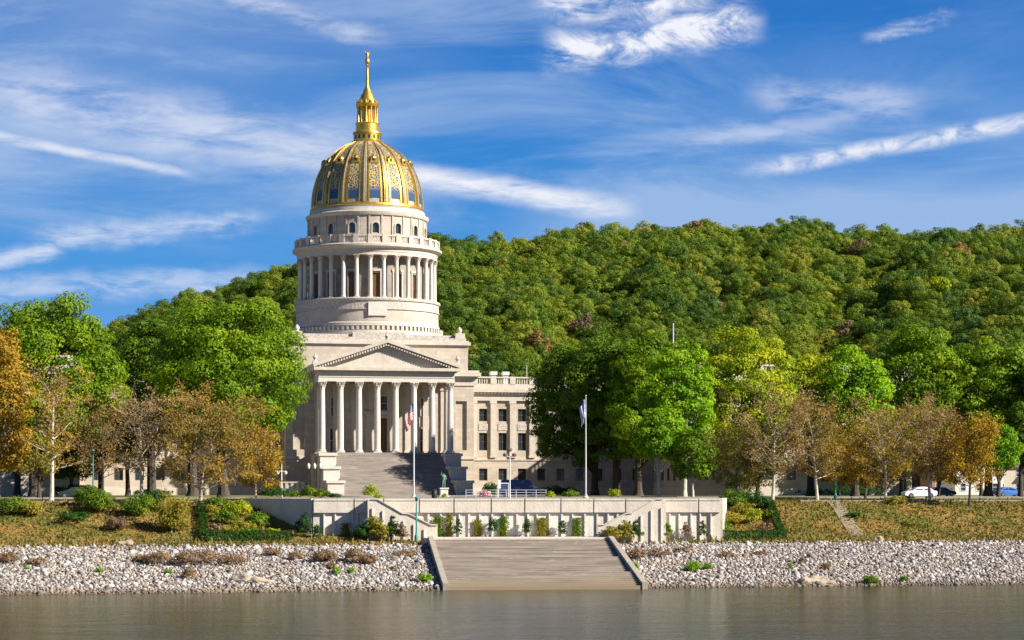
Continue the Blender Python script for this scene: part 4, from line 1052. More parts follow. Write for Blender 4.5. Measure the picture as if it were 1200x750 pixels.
# side stair walls in front
for s_ in (-1, 1):
    b = MB(LM)
    poly = [(16.4, 3.5), (16.4, 8.85), (15.6, 8.8), (12.9, 7.25), (12.2, 7.2), (9.7, 5.95), (9.0, 5.95), (9.0, 3.5)]
    b.prism([(s_*a, z) for a, z in poly], 1.75, 2.05); b.build('stair_parapet', CONC, wall_t)
    b = MB(LM)
    for (a, z), (c, z2) in zip(poly[1:-2], poly[2:-1]):
        b.prism([(s_*a, z), (s_*c, z2), (s_*c, z2+.12), (s_*a, z+.12)], 1.62, 2.16)
    b.build('stair_coping', CONC, wall_t)
    b = MB(LM); prof = [(16.4, 4.0), (16.4, 8.7)]; n = 24
    for i in range(n):
        a = 16.4-(i+1)*.29; z = 8.7-i*.163
        prof += [(a, z), (a, z-.163)]
    prof = prof+[(9.2, 4.0)]
    b.prism([(s_*p[0], p[1]) for p in prof], 2.05, BW-.36); b.build('side_stair', CONC, wall_t)
    b = MB(LM); b.box(min(s_*16.4, s_*16.75), max(s_*16.4, s_*16.75), 1.75, BW, 3.5, 8.8); b.build('stair_end', CONC, wall_t)
    b = MB(LM)
    a = 10.4
    while a < 16.2:
        zt = np.interp(a, [9.7, 12.2, 12.9, 15.6], [5.9, 7.1, 7.2, 8.6])-.7
        b.box(min(s_*a, s_*(a+.15)), max(s_*a, s_*(a+.15)), 1.6, 1.749, 3.8, zt); a += 1.15
    b.build('rib', CONCW, wall_t)
# terrace paving behind the wall
poly = [E(-22.9, BW+.5)[:2], E(23.6, BW+.5)[:2], E(26.5, 17)[:2], (EO[0]+28, -154.65), (EO[0]-32, -154.65), E(-30.8, 17)[:2]]
slab('terrace_paving', poly, 8.2, 8.84, PAVE, kind='structure')
# landing and river steps
rst = empty('river_steps', E(0, 0, 0), R(-6), 'wide weathered concrete steps leading down from the terrace wall into the river', 'steps')
b = MB(); b.box(-10.4, 10.4, -1.2, BW-.4, 2.5, 4.62); b.build('upper_landing', CONC, rst)
b = MB(); prof = [(-1.2, 2.0), (-1.2, 4.45)]; y, z = -1.2, 4.45
for i in range(25):
    run = .78 if i not in (10, 18) else 2.0
    yn = y-run; prof += [(yn, z), (yn, z-.163)]; y = yn; z -= .163
prof += [(y-.9, z), (y-.9, -1.5), (-1.2, -1.5)]
b.prism([(q[0], q[1]) for q in prof], -9.7, 9.7, 'x'); b.build('flight', STEPC, rst)
YE = y-.9; print('river stair ends', y, z)
for s_ in (-1, 1):
    b = MB(); b.prism([(-.6, 2), (-.6, 4.8), (-1.6, 4.8), (y, z+.42), (YE-.1, z+.32), (YE-.1, -1.5)], min(s_*9.7, s_*10.25), max(s_*9.7, s_*10.25), 'x'); b.build('side_kerb', KERBC, rst)

# diagonal drain path on the right bank
(xa, ya), (xb, yb) = at(976, ZY(976, -171.5)), at(1011, ZY(1011, -189))
b = MB(); pts = []
for t in np.linspace(0, 1, 10):
    x = xa+(xb-xa)*t; y = ya+(yb-ya)*t; pts.append((x, y, ground(x, y)))
vs = []; fs = []
for i, (x, y, z) in enumerate(pts):
    for dx in (-.85, .85):
        for dz in (-.4, .10): vs.append((x+dx, y, z+dz))
for i in range(9):
    o = i*4; q = o+4; fs += [(o+1, o+3, q+3, q+1), (o, q, q+1, o+1), (o+2, o+3, q+3, q+2)]
fs += [(0, 1, 3, 2), (36, 38, 39, 37)]
b.add(vs, fs); tag(b.build('drain_path', surf('old_path_concrete', (0.258, 0.213, 0.152), (0.182, 0.152, 0.099), .9, 1.2)), kind='structure')

# ------------------------------------------------------------------ riprap stones
def build_riprap():
    bm = bmesh.new(); bmesh.ops.create_icosphere(bm, subdivisions=1, radius=1); base = np.array([v.co[:] for v in bm.verts]); fc = np.array([[v.index for v in f.verts] for f in bm.faces]); bm.free()
    nrm = Vector((0, -3.9, 22)).normalized(); pts = []
    y = -214.2
    while y < -190.9:
        x = -96 + rs.uniform(0, .4)
        while x < 74:
            X = x+rs.normal()*.10; Y = y+rs.normal()*.10
            q = EM.inverted() @ Vector((X, Y, 0))
            edge = (Y > -192.6 and rs.rand() < .5)
            if abs(q.x) > 10.45 and not edge: pts.append((X, Y, 3.9*(Y+213.5)/22+.05))
            x += .315
        y += .315
    pts = np.array(pts); n = len(pts); print('stones', n)
    s = rs.uniform(.10, .22, n); s = np.where(rs.rand(n) < .08, s*rs.uniform(1.3, 2.3, n), s)
    ax = rs.uniform(.65, 1.25, (n, 3)); ax[:, 2] *= .8
    V = base[None]*(1+rs.uniform(-.22, .22, (n, 12, 1)))*ax[:, None]*s[:, None, None]
    a = rs.uniform(0, 6.28, n); c, d = np.cos(a), np.sin(a); tl = rs.uniform(-.7, .7, n); ct, st = np.cos(tl), np.sin(tl)
    x, y, z = V[..., 0], V[..., 1], V[..., 2]
    y2 = y*ct[:, None]-z*st[:, None]; z2 = y*st[:, None]+z*ct[:, None]
    V = np.stack([x*c[:, None]-y2*d[:, None], x*d[:, None]+y2*c[:, None], z2], -1)+pts[:, None]
    Fc = (fc[None]+12*np.arange(n)[:, None, None]).reshape(-1, 3)
    tint = rs.rand(n); tint = np.where(rs.rand(n) < .2, tint*.3, .2+.8*tint)
    tint = np.repeat(np.clip(tint, 0, 1), 20)
    m, nt, N, L, p = newmat('riprap_limestone'); A = N.new('ShaderNodeAttribute'); A.attribute_name = 'tint'
    rp = N.new('ShaderNodeValToRGB'); L.new(A.outputs['Fac'], rp.inputs[0]); e = rp.color_ramp.elements
    e[0].color = (.08, .06, .045, 1); e[1].color = (.50, .465, .43, 1); q = e.new(.55); q.color = (.27, .245, .22, 1)
    tc = N.new('ShaderNodeTexCoord'); sp = N.new('ShaderNodeSeparateXYZ'); L.new(tc.outputs['Object'], sp.inputs[0])
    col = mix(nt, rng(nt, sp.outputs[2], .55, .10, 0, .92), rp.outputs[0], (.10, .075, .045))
    col = mix(nt, rng(nt, noise(nt, tc.outputs['Object'], .28, 5, .65), .50, .68, 0, .75), col, (.27, .20, .14))
    L.new(col, p.inputs['Base Color']); p.inputs['Roughness'].default_value = .9
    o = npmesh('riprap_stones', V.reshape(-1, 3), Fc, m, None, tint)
    tag(o, 'broken pale limestone covering the river bank above the waterline', 'riprap', kind='stuff')
build_riprap()

# dry grass and fallen leaves on the bank
def build_grass():
    n = 60000
    X = rs.uniform(-95, 75, n); Y = rs.uniform(-191.8, -168, n)
    keep = []
    Ei = EM.inverted()
    for x, y in zip(X, Y):
        q = Ei @ Vector((x, y, 0)); inside = q.y > BW-.3 and (-23-.63*(q.y-BW)) < q.x < (23.6+.25*(q.y-BW))
        keep.append(not inside and not (abs(q.x) < 11 and q.y < BW) and not (9 < abs(q.x) < 16.8 and q.y > 1.5 and q.y < BW))
    k = np.array(keep); X = X[k]; Y = Y[k]; n = len(X)
    Zg = np.array([ground(x, y) for x, y in zip(X, Y)])
    h = rs.uniform(.08, .24, n)*np.where(rs.rand(n) < .05, 2.2, 1)
    h = h*np.where(Y < -187, 1.5, 1)
    a = rs.uniform(0, 3.14, n); w = rs.uniform(.05, .15, n); lean = rs.normal(size=(n, 2))*.12
    V = np.empty((n, 4, 3)); c, s = np.cos(a)*w, np.sin(a)*w
    V[:, 0] = np.stack([X-c, Y-s, Zg-.03], 1); V[:, 1] = np.stack([X+c, Y+s, Zg-.03], 1)
    V[:, 2] = np.stack([X+c*.6+lean[:, 0], Y+s*.6+lean[:, 1], Zg+h], 1); V[:, 3] = np.stack([X-c*.6+lean[:, 0], Y-s*.6+lean[:, 1], Zg+h*.9], 1)
    m = leafmat('dry_grass_blades', [(.10, .11, .02), (.18, .15, .035), (.27, .17, .04)], .3, .05)
    tag(npmesh('bank_grass', V.reshape(-1, 3), np.arange(n*4).reshape(n, 4), m, None, rs.rand(n)), 'dry golden grass and fallen leaves on the bank slope', 'grass', kind='stuff')
build_grass()

# ------------------------------------------------------------------ shrubs, hedges, bushes
SH = 'dry shrubs growing between the bank stones'
def bankZ(py):   # distance at which the stone slope shows at height py near the middle of the photo
    return None
def on_bank(px, py):
    best = None
    for i in range(0, 240):
        Y = -213.4+i*.1*1.0
        k = (px-600)/F; Z = (Y-CY)/(CS-k*SN); x, y = at(px, Z); zz = ground(x, y)
        yy = 572+(EYE-zz)*F/Z
        if best is None or abs(yy-py) < best[0]: best = (abs(yy-py), Z)
    return best[1]
for (px, py, w, h, kd, lb) in [
 (8, 660, 34, 13, 'dry', 'brown shrub at the top of the stones by the left edge of the photo'),
 (42, 663, 26, 9, 'dry', 'low faded shrub on the stones, second from the left edge'),
 (165, 659, 22, 9, 'dry', 'small brown shrub at the left tip of the long brown thicket'),
 (188, 662, 44, 15, 'dry', 'brown thicket clump below the small leaning tree on the stones'),
 (232, 663, 60, 18, 'dry', 'largest brown thicket clump on the left stones'),
 (272, 662, 44, 13, 'dry', 'brown thicket clump below the clipped hedge on the left'),
 (222, 678, 20, 12, 'dry', 'lone brown shrub under the largest thicket clump'),
 (318, 652, 24, 10, 'dry', 'small brown shrub at the stones top below the shaded wall return'),
 (347, 657, 20, 11, 'dry', 'rounded brown shrub on the stones below the left end of the terrace wall'),
 (381, 660, 34, 16, 'dry', 'reddish brown shrub below the ribbed wall, left of two green tufts'),
 (388, 668, 16, 9, 'dry', 'small red-brown shrub just above a green tuft'),
 (414, 660, 30, 17, 'dry', 'tall brown shrub above two green tufts left of the river steps'),
 (432, 662, 26, 12, 'dry', 'low tawny shrub right of the tall brown shrub'),
 (474, 652, 30, 8, 'dry', 'faded tussock at the top of the stones near the green post'),
 (745, 655, 26, 12, 'dry', 'dark brown shrub touching the right kerb of the river steps'),
 (768, 653, 34, 10, 'dry', 'brown shrub at the stones top just right of the river steps'),
 (800, 648, 30, 7, 'dry', 'thin brown shrub on the stones top under the right bushes'),
 (850, 653, 30, 7, 'dry', 'flat brown shrub on the stones below the right hedge'),
 (893, 651, 22, 6, 'dry', 'small flat brown shrub right of the one under the hedge'),
 (941, 661, 12, 10, 'dry', 'upright brown shrub between two green tufts on the right stones'),
 (966, 668, 14, 9, 'dry', 'brown shrub on top of the boulders on the right stones'),
]:
    Z = on_bank(px, py); bush(px, Z, w, h, kd, lb, 'dry_shrub', 'shrub', SH, leaf=.17, dens=.8)
for (px, py, w, h, lb) in [
 (117, 671, 11, 6, 'bright green tuft on the stones at the far left'),
 (197, 673, 9, 6, 'bright green tuft below the brown thicket on the left stones'),
 (394, 674, 12, 9, 'left one of two neighbouring green tufts left of the river steps'),
 (411, 673, 10, 8, 'right one of two neighbouring green tufts left of the river steps'),
 (460, 668, 8, 5, 'tiny green tuft beneath the green post on the stones'),
 (498, 683, 18, 11, 'green tuft at the foot of the left kerb of the river steps'),
 (514, 668, 10, 8, 'green tuft halfway up the left kerb of the river steps'),
 (744, 668, 10, 10, 'green tuft halfway down the right kerb of the river steps'),
 (812, 670, 22, 12, 'larger green plant, left half of the pair on the right stones'),
 (830, 668, 14, 8, 'green plant, right half of the pair on the right stones'),
 (927, 668, 9, 9, 'bright green tuft left of the boulders on the right stones'),
 (973, 667, 6, 9, 'narrow green tuft right of the boulders on the right stones'),
 (1020, 684, 24, 9, 'yellow-green tuft by the water, left one of two at the right'),
 (1059, 682, 12, 7, 'yellow-green tuft by the water, right one of two at the right'),
 (32, 668, 9, 4, 'faint green tuft on the stones near the left edge'),
]:
    Z = on_bank(px, py); bush(px, Z, w, h, 'shrub' if 'yellow' in lb else 'bright', lb, 'green_tuft', 'plant', 'green tufts among the bank stones', leaf=.2)
# bushes on the slope
for (px, Z, w, h, kd, lb) in [
 (12, ZY(12, -176), 60, 18, 'shrub', 'low green bush on the slope at the left edge'),
 (115, ZY(115, -177), 44, 26, 'shrub', 'yellow-green bush in the middle of the left slope'),
 (86, ZY(86, -180), 46, 12, 'hedge', 'low dark leaf clump standing in for shadow left of the yellow-green bush on the left slope'),  # dark leaves added in place of the shadow lying on the slope
 (162, ZY(162, -178), 44, 28, 'shrub', 'green bush left of the leaning tree on the left slope'),
 (136, ZY(136, -183), 30, 18, 'plum', 'purplish shaded bush between the two green bushes on the left slope'),
 (190, ZY(190, -175), 36, 20, 'olive', 'olive bush behind the leaning tree on the left slope'),
 (256, ZY(256, -175), 30, 18, 'shrub', 'leftmost bush of the planted bed beside the shaded wall return'),
 (278, ZY(278, -177), 36, 20, 'lime', 'brightest yellow-green bush of the planted bed left of the wall'),
 (300, ZY(300, -181), 34, 16, 'shrub', 'green bush of the planted bed nearest the shaded wall return'),
 (320, ZY(320, -185), 22, 10, 'lime', 'low yellow-green bush at the foot of the shaded wall return'),
 (264, ZY(264, -184), 40, 12, 'olive', 'low olive bush in front of the planted bed on the left'),
 (292, ZY(292, -185), 40, 12, 'shrub', 'low green bush above the clipped hedge on the left'),
 (248, ZY(248, -178), 22, 17, 'olive', 'olive bush beside the climbing clipped hedge on the left'),
 (266, ZY(266, -180), 28, 18, 'shrub', 'green bush between the olive one and the brightest bush of the left bed'),
 (286, ZY(286, -183), 30, 15, 'olive', 'straggly olive bush low in the middle of the left bed'),
 (252, ZY(252, -184), 24, 14, 'dry', 'brown bush low in the left corner of the left bed'),
 (312, ZY(312, -186), 26, 9, 'olive', 'low olive bush just above the right end of the left hedge'),
 (847, ZY(847, -184), 22, 14, 'shrub', 'green bush low beside the right end of the terrace wall'),
 (872, ZY(872, -178), 30, 18, 'olive', 'olive bush in the middle of the right bed behind the bright one'),
 (900, ZY(900, -179), 18, 12, 'shrub', 'small green bush beside the climbing hedge on the right'),
 (105, ZY(105, -174), 40, 24, 'shrub', 'green bush high on the left slope behind the yellow-green one'),
 (178, ZY(178, -175), 34, 26, 'hedge', 'dark green bush behind the green bush near the leaning tree'),
 (36, ZY(36, -177), 34, 16, 'olive', 'olive bush near the left edge on the slope'),
 (862, ZY(862, -174), 40, 20, 'shrub', 'dark green bush at the top of the planted bed right of the wall'),
 (888, ZY(888, -175), 34, 20, 'hedge', 'dark bush beside the trunk of the first sycamore right of the wall'),
 (882, ZY(882, -180), 22, 18, 'lime', 'bright green bush in the middle of the planted bed right of the wall'),
 (856, ZY(856, -181), 36, 16, 'olive', 'olive bush low in the planted bed right of the wall'),
 (896, ZY(896, -184), 22, 12, 'dry', 'brown bush low in the planted bed right of the wall'),
 (1050, ZY(1050, -173), 26, 10, 'olive', 'low olive bush on the bank crest under the forked sycamore'),
 (1000, ZY(1000, -179), 22, 6, 'hedge', 'low dark bush beside the drain path on the right slope'),
 (1068, ZY(1068, -182), 26, 6, 'olive', 'flat weedy bush on the open right slope'),
]:
    bush(px, Z, w, h, kd, lb, 'bush', 'bush', leaf=.24)
# cone shrubs and plants along the wall foot
def wallpos(px, b_):
    k = (px-600)/F
    best = min(np.linspace(-34, 34, 700), key=lambda a: abs(((lambda x, y: ((x-CX)*CS-(y-CY)*SN)/((x-CX)*SN+(y-CY)*CS))(*E(a, b_)[:2]))-k))
    return E(best, b_)[:2]
for (px, b_, w, h, kd, z, lb) in [
 (355, 3.0, 16, 24, 'hedge', 4.6, 'dark upright shrub against the shaded return of the terrace wall'),
 (372, 2.6, 11, 13, 'hedge', 4.5, 'small dark shrub at the left corner of the terrace wall'),
 (426, 1.0, 22, 16, 'hedge', 4.4, 'dark green shrub at the foot of the left stair wall'),
 (436, 0.9, 20, 24, 'olive', 4.4, 'straggly yellow-green shrub climbing the left stair wall'),
 (450, 0.8, 22, 18, 'olive', 4.4, 'olive shrub in the middle of the left stair wall'),
 (460, 0.7, 15, 20, 'hedge', 4.4, 'upright dark shrub on the left stair wall, nearest the green post'),
 (470, 0.6, 14, 14, 'dry', 4.4, 'brown shrub just left of the green post'),
 (537, 3.4, 9, 17, 'hedge', 4.62, 'first dark cone shrub on the landing, counted from the left'),
 (577, 3.4, 11, 19, 'hedge', 4.62, 'second dark cone shrub on the landing, counted from the left'),
 (618, 3.4, 10, 17, 'hedge', 4.62, 'third dark cone shrub on the landing, counted from the left'),
 (659, 3.4, 10, 15, 'hedge', 4.62, 'fourth dark cone shrub on the landing, counted from the left'),
 (718, 1.0, 20, 12, 'olive', 4.4, 'olive shrub at the foot of the right stair wall'),
 (733, 1.0, 18, 16, 'olive', 4.4, 'yellow-green shrub in the middle of the right stair wall'),
 (745, 0.9, 13, 18, 'hedge', 4.4, 'dark upright shrub on the right stair wall'),
 (777, 2.6, 18, 16, 'shrub', 4.4, 'round green shrub at the right corner of the right stair wall'),
 (804, 3.2, 10, 15, 'dry', 4.4, 'faded brown shrub against the ribbed wall at the right'),
 (824, 3.2, 10, 17, 'hedge', 4.4, 'dark cone shrub near the right end of the terrace wall'),
]:
    xy = wallpos(px, b_); Zc = (xy[0]-CX)*SN+(xy[1]-CY)*CS
    bush(px, Zc, w*1.25, h*1.3, kd, lb, 'wall_shrub', 'shrub', xy=xy, z=z-.1 if z != 4.62 else z, leaf=.20, conic=.45, dens=1.6)
# vines trained up the ribs
def vine(px, w, h, lb, kd='shrub'):
    xy = wallpos(px, 3.85); Zc = 235; n = int(w*h*5.5)
    P = np.stack([rs.normal(size=n)*w*Zc/F/3.2, rs.normal(size=n)*.06, rs.uniform(.0, 1, n)**1.1*h*Zc/F], 1)
    Nn = unit(n)+np.array([0, -1.2, .3]); Nn /= np.linalg.norm(Nn, axis=1, keepdims=True)
    o = crown_obj('vine', P, Nn, .2*rs.uniform(.6, 1.2, n), rs.rand(n), LEAF[kd], None); o.location = (*xy, 4.62); o.rotation_euler = (0, 0, R(-6))
    tag(o, lb, 'vine')
vine(513, 9, 24, 'yellow-green vine on the ribbed wall just left of the first landing shrub'); vine(526, 7, 26, 'thin vine climbing the ribbed wall between the stair foot and the first landing shrub', 'olive')
vine(560, 9, 20, 'thin vine on the ribbed wall left of the second landing shrub', 'olive'); vine(590, 8, 24, 'thin vine on the ribbed wall right of the second landing shrub'); vine(635, 12, 22, 'wide vine on the ribbed wall between the third and fourth landing shrubs', 'olive')
vine(676, 9, 22, 'thin vine on the ribbed wall near the right stair foot'); vine(405, 8, 16, 'sparse vine on the white ribbed wall left of the stair wall', 'olive')
# clipped hedges
def hedge(p0, p1, w, h, lb):
    (x0, y0), (x1, y1) = p0, p1; L_ = math.hypot(x1-x0, y1-y0); n = int(L_*(w+2*h)*130)
    u = np.array([(x1-x0)/L_, (y1-y0)/L_]); v = np.array([-u[1], u[0]])
    t = rs.uniform(0, L_, n); q = rs.uniform(-1, 1, n); zz = rs.uniform(0, 1, n)
    top = rs.rand(n) < w/(w+2*h); side = np.sign(q)
    qq = np.where(top, q, side)*w/2*(1+.08*np.sin(t*2.1)); zc = np.where(top, 1, zz)*h*(1+.07*np.sin(t*1.3))
    X = x0+u[0]*t+v[0]*qq; Y = y0+u[1]*t+v[1]*qq
    P = np.stack([X, Y, np.array([ground(a, b_) for a, b_ in zip(X, Y)])+zc], 1)+rs.normal(size=(n, 3))*.05
    Nn = np.stack([np.where(top, 0, side*v[0]), np.where(top, 0, side*v[1]), np.where(top, 1, .15)], 1)+unit(n)*.6; Nn /= np.linalg.norm(Nn, axis=1, keepdims=True)
    o = crown_obj('clipped_hedge', P-np.array([x0, y0, 0]), Nn, .22*rs.uniform(.6, 1.2, n), rs.rand(n), LEAF['hedge'], None); o.location = (x0, y0, 0)
    tag(o, lb, 'hedge')
hedge(at(241, ZY(241, -188.2)), at(341, ZY(341, -188.2)), .9, 1.15, 'long low clipped hedge along the foot of the slope left of the terrace wall')
hedge(at(237, ZY(237, -174)), at(239, ZY(239, -188.2)), .8, .8, 'clipped hedge climbing the slope beside the trunk of the widest russet sycamore')
hedge(at(833, ZY(833, -188.6)), at(921, ZY(921, -188.6)), .9, 1.0, 'low clipped hedge along the foot of the slope right of the terrace wall')
hedge(at(902, ZY(902, -174)), at(918, ZY(918, -187.6)), .8, .8, 'short clipped hedge climbing the slope right of the first pale sycamore')
# terrace and forecourt planting
for (px, Z, w, h, kd, lb, nm) in [
 (322, 262, 44, 12, 'hedge', 'dark low bush on the terrace behind the left end of the wall', 'bush'),
 (345, 275, 14, 8, 'shrub', 'small green bush on the terrace right of the double-armed lamp', 'bush'),
 (362, 268, 26, 13, 'shrub', 'green bush on the terrace in front of the three globe lamps', 'bush'),
 (378, 262, 24, 10, 'shrub', 'yellow-green bush on the terrace below the third globe lamp', 'bush'),
 (392, 258, 18, 6, 'hedge', 'low dark strip of bush on the terrace beside the stairs', 'bush'),
 (434, 262, 20, 16, 'lime', 'round golden-yellow bush in front of the stairs', 'bush'),
 (444, 256, 12, 5, 'lime', 'tiny yellow plant beside the round golden bush', 'bush'),
 (521, 262, 8, 6, 'lime', 'small yellow plant at the foot of the statue', 'bush'),
 (568, 258, 18, 9, 'pink', 'pink and white flowering bush on the terrace between the statue and the lamp mast', 'flowering_bush'),
 (575, 300, 24, 16, 'hedge', 'dark green bush left of the dark blue van', 'bush'),
 (645, 262, 14, 8, 'lime', 'yellow bush on the terrace left of the blue flag', 'bush'),
 (668, 268, 22, 9, 'shrub', 'green bush on the terrace just left of the blue flag', 'bush'),
 (720, 262, 16, 11, 'lime', 'bright yellow bush on the terrace under the dark trees', 'bush'),
 (655, 330, 44, 12, 'hedge', 'dark hedge-like bush before the wall under the dark trees', 'bush'),
 (90, 330, 60, 14, 'hedge', 'dark low bush in the shade in front of the left wing', 'bush'),
 (180, 350, 60, 9, 'hedge', 'dark low bush along the foot of the left wing', 'bush'),
 (1000, 345, 80, 12, 'hedge', 'long dark bush in the shade below the far right stone building', 'bush'),
 (960, 330, 60, 9, 'hedge', 'low dark bush behind the second sycamore right of the wall', 'bush'),
]:
    x, y = at(px, Z); e_ = EM.inverted() @ Vector((x, y, 0))
    bush(px, Z, w, h, kd, lb, nm, 'bush', leaf=.22, z=8.84 if (-28 < e_.x < 25 and Z < 275) else 8.8)
# boulders
def boulder(px, py, s, sd, lb, sx=1.3):
    r_ = random.Random(sd); Z = on_bank(px, py); x, y = at(px, Z)
    bm = bmesh.new(); bmesh.ops.create_icosphere(bm, subdivisions=3, radius=1)
    for v in bm.verts:
        n_ = v.co.normalized(); k = 1+.16*math.sin(n_.x*5+sd)+.14*math.sin(n_.y*6+n_.z*4+sd*2)+r_.uniform(-.05, .05)
        v.co = Vector((n_.x*sx, n_.y*.9, max(-.4, n_.z*.62)))*k*s
    me = bpy.data.meshes.new('boulder'); bm.to_mesh(me); bm.free(); me.materials.append(ROCKC)
    o = bpy.data.objects.new('boulder', me); link(o); o.location = (x, y, ground(x, y)+.1*s); tag(o, lb, 'boulder')
boulder(286, 681, 1.0, 1, 'tan boulder at the waterline below the brown thicket, left one of two'); boulder(303, 684, .8, 2, 'flatter brown boulder at the waterline, right one of the two on the left', 1.7)
boulder(945, 684, .9, 3, 'tan boulder at the waterline on the right, left one of three'); boulder(957, 682, .9, 4, 'boulder at the waterline on the right, middle one of three'); boulder(968, 686, .7, 5, 'flat boulder at the waterline on the right, right one of three', 1.6)
boulder(148, 639, .7, 6, 'pale boulder on the grass edge above the left stones'); boulder(1029, 634, .8, 7, 'pale boulder at the foot of the diagonal drain path', .9)

# ------------------------------------------------------------------ street furniture
def flagpole(px, Z, top, label):
    x, y = at(px, Z); H = zat(top, Z)-GZ
    t = empty('flagpole', (x, y, GZ+.09), 0, label, 'flagpole')
    b = MB(); b.lathe([(.11, .25), (.09, H*.5), (.05, H-.15)], 10); b.build('pole', ALU, t, True)
    b = MB(); b.lathe([(.35, 0), (.35, .15), (.2, .25), (.15, .5)], 14); b.build('base', CONC, t, True)
    b = MB(); b.lathe([(.03, H-.2), (.09, H-.12), (.1, H-.05), (.07, H+.03), (.01, H+.07)], 10); b.build('ball_finial', GOLD, t, True)
    return x, y, H
def flag(x, y, ztop, w, h, mat, label, phase=0):
    nx, nz = 26, 18; V = []; uv = []
    for j in range(nz+1):
        for i in range(nx+1):
            u, v = i/nx, j/nz
            # a limp flag: the fly drops and gathers against the pole in folds
            X = -w*.24*u*(1+.3*math.sin(v*3+phase)) ; sag = w*.52*u**1.2
            Y = .20*math.sin(u*11+v*2+phase)*(.3+u)
            V.append((X-.1+.06*math.sin(u*17+phase), Y, -h*v-sag+.05*math.sin(u*9))); uv.append((u, 1-v))
    Fc = [(j*(nx+1)+i, j*(nx+1)+i+1, (j+1)*(nx+1)+i+1, (j+1)*(nx+1)+i) for j in range(nz) for i in range(nx)]
    me = bpy.data.meshes.new('flag'); me.from_pydata(V, [], Fc); l = me.uv_layers.new(name='UVMap')
    for p in me.polygons:
        for li in p.loop_indices: l.data[li].uv = uv[me.loops[li].vertex_index]
    me.materials.append(mat); me.shade_smooth(); o = bpy.data.objects.new('flag', me); link(o); o.location = (x, y, ztop)
    md = o.modifiers.new('thickness', 'SOLIDIFY'); md.thickness = .02
    tag(o, label, 'flag')
def usflag():
    m, nt, N, L, p = newmat('striped_flag_cloth'); uvn = N.new('ShaderNodeUVMap'); sp = N.new('ShaderNodeSeparateXYZ'); L.new(uvn.outputs[0], sp.inputs[0])
    def mt(op, a, b_=None):
        n_ = N.new('ShaderNodeMath'); n_.operation = op
        for i, q in enumerate((a, b_)):
            if q is None: continue
            if isinstance(q, (int, float)): n_.inputs[i].default_value = q
            else: L.new(q, n_.inputs[i])
        return n_.outputs[0]
    st = mt('GREATER_THAN', mt('FRACT', mt('MULTIPLY', mt('SUBTRACT', 1.0, sp.outputs[1]), 6.5)), .5)
    col = mix(nt, st, (.50, .01, .03), (.62, .60, .58))
    can = mt('MULTIPLY', mt('LESS_THAN', sp.outputs[0], .4), mt('GREATER_THAN', sp.outputs[1], .462))
    fx = mt('ABSOLUTE', mt('SUBTRACT', mt('FRACT', mt('MULTIPLY', sp.outputs[0], 15)), .5)); fy = mt('ABSOLUTE', mt('SUBTRACT', mt('FRACT', mt('MULTIPLY', sp.outputs[1], 9.3)), .5))
    star = mt('LESS_THAN', mt('ADD', fx, fy), .3)
    col = mix(nt, can, col, mix(nt, star, (.02, .03, .14), (.78, .78, .78)))
    L.new(col, p.inputs['Base Color']); p.inputs['Roughness'].default_value = .8; return m
x, y, H = flagpole(485, 268, 450, 'tall white flagpole carrying the striped national flag before the stairs')
flag(x, y, zat(472, 268), 3.3, 2.1, usflag(), 'limp striped red and white flag with a starred blue corner, hanging on its pole')
x, y, H = flagpole(686.5, 262, 464, 'tall white flagpole carrying the blue and white flag before the dark trees')
FB = surf('blue_flag_cloth', (.62, .66, .74), (.02, .06, .28), .8, 1.4)
flag(x, y, zat(468, 262), 2.3, 2.3, FB, 'limp blue and white flag hanging on the right pole', 2)

def lamp_globe(px, Z, lb):
    x, y = at(px, Z); H = zat(546, Z)-GZ
    t = empty('globe_lamp', (x, y, GZ+.05), 0, lb, 'street lamp', 'globe lamps left of the stairs')
    b = MB(); b.lathe([(.32, 0), (.3, .4), (.16, .7), (.12, 1.2), (.09, H-.8), (.16, H-.7), (.2, H-.55)], 12); b.build('post', DARKM, t, True)
    b = MB(); b.lathe([(.14, H-.56), (.26, H-.35), (.31, H), (.26, H+.22), (.1, H+.40)], 14); b.build('globe', WHITEP, t, True)
    b = MB(); b.lathe([(.14, H+.41), (.08, H+.5), (.02, H+.66)], 8); b.build('cap', DARKM, t, True)
lamp_globe(361.5, 366, 'leftmost of the three globe lamps left of the stairs'); lamp_globe(368.5, 364, 'middle one of the three globe lamps left of the stairs'); lamp_globe(375.3, 362, 'rightmost of the three globe lamps, nearest the stairs')
def green_post(px, Z, top, base, lb, head=True):
    x, y = at(px, Z); H = zat(top, Z)-base
    t = empty('green_lamp_post', (x, y, base), 0, lb, 'lamp post')
    b = MB(); b.lathe([(.22, 0), (.22, .5), (.13, .7), (.1, 1.2), (.07, H-.55)], 12); b.build('post', GREENM, t, True)
    b = MB(); b.lathe([(.07, H-.46), (.13, H-.4), (.17, H-.1), (.16, H-.02)], 12); b.build('lantern', GLASSD, t, True)
    b = MB(); b.lathe([(.2, H-.02), (.14, H+.08), (.03, H+.18)], 12); b.build('lantern_cap', GREENM, t, True)
green_post(109, 256, 528, 8.6, 'green lamp post on the lawn at the left in front of the dark small tree')
green_post(488, 229, 583, 4.3, 'green lamp post standing before the left stair wall')
green_post(979, 262, 545, 8.7, 'green lamp post in the shade between two sycamores on the right')
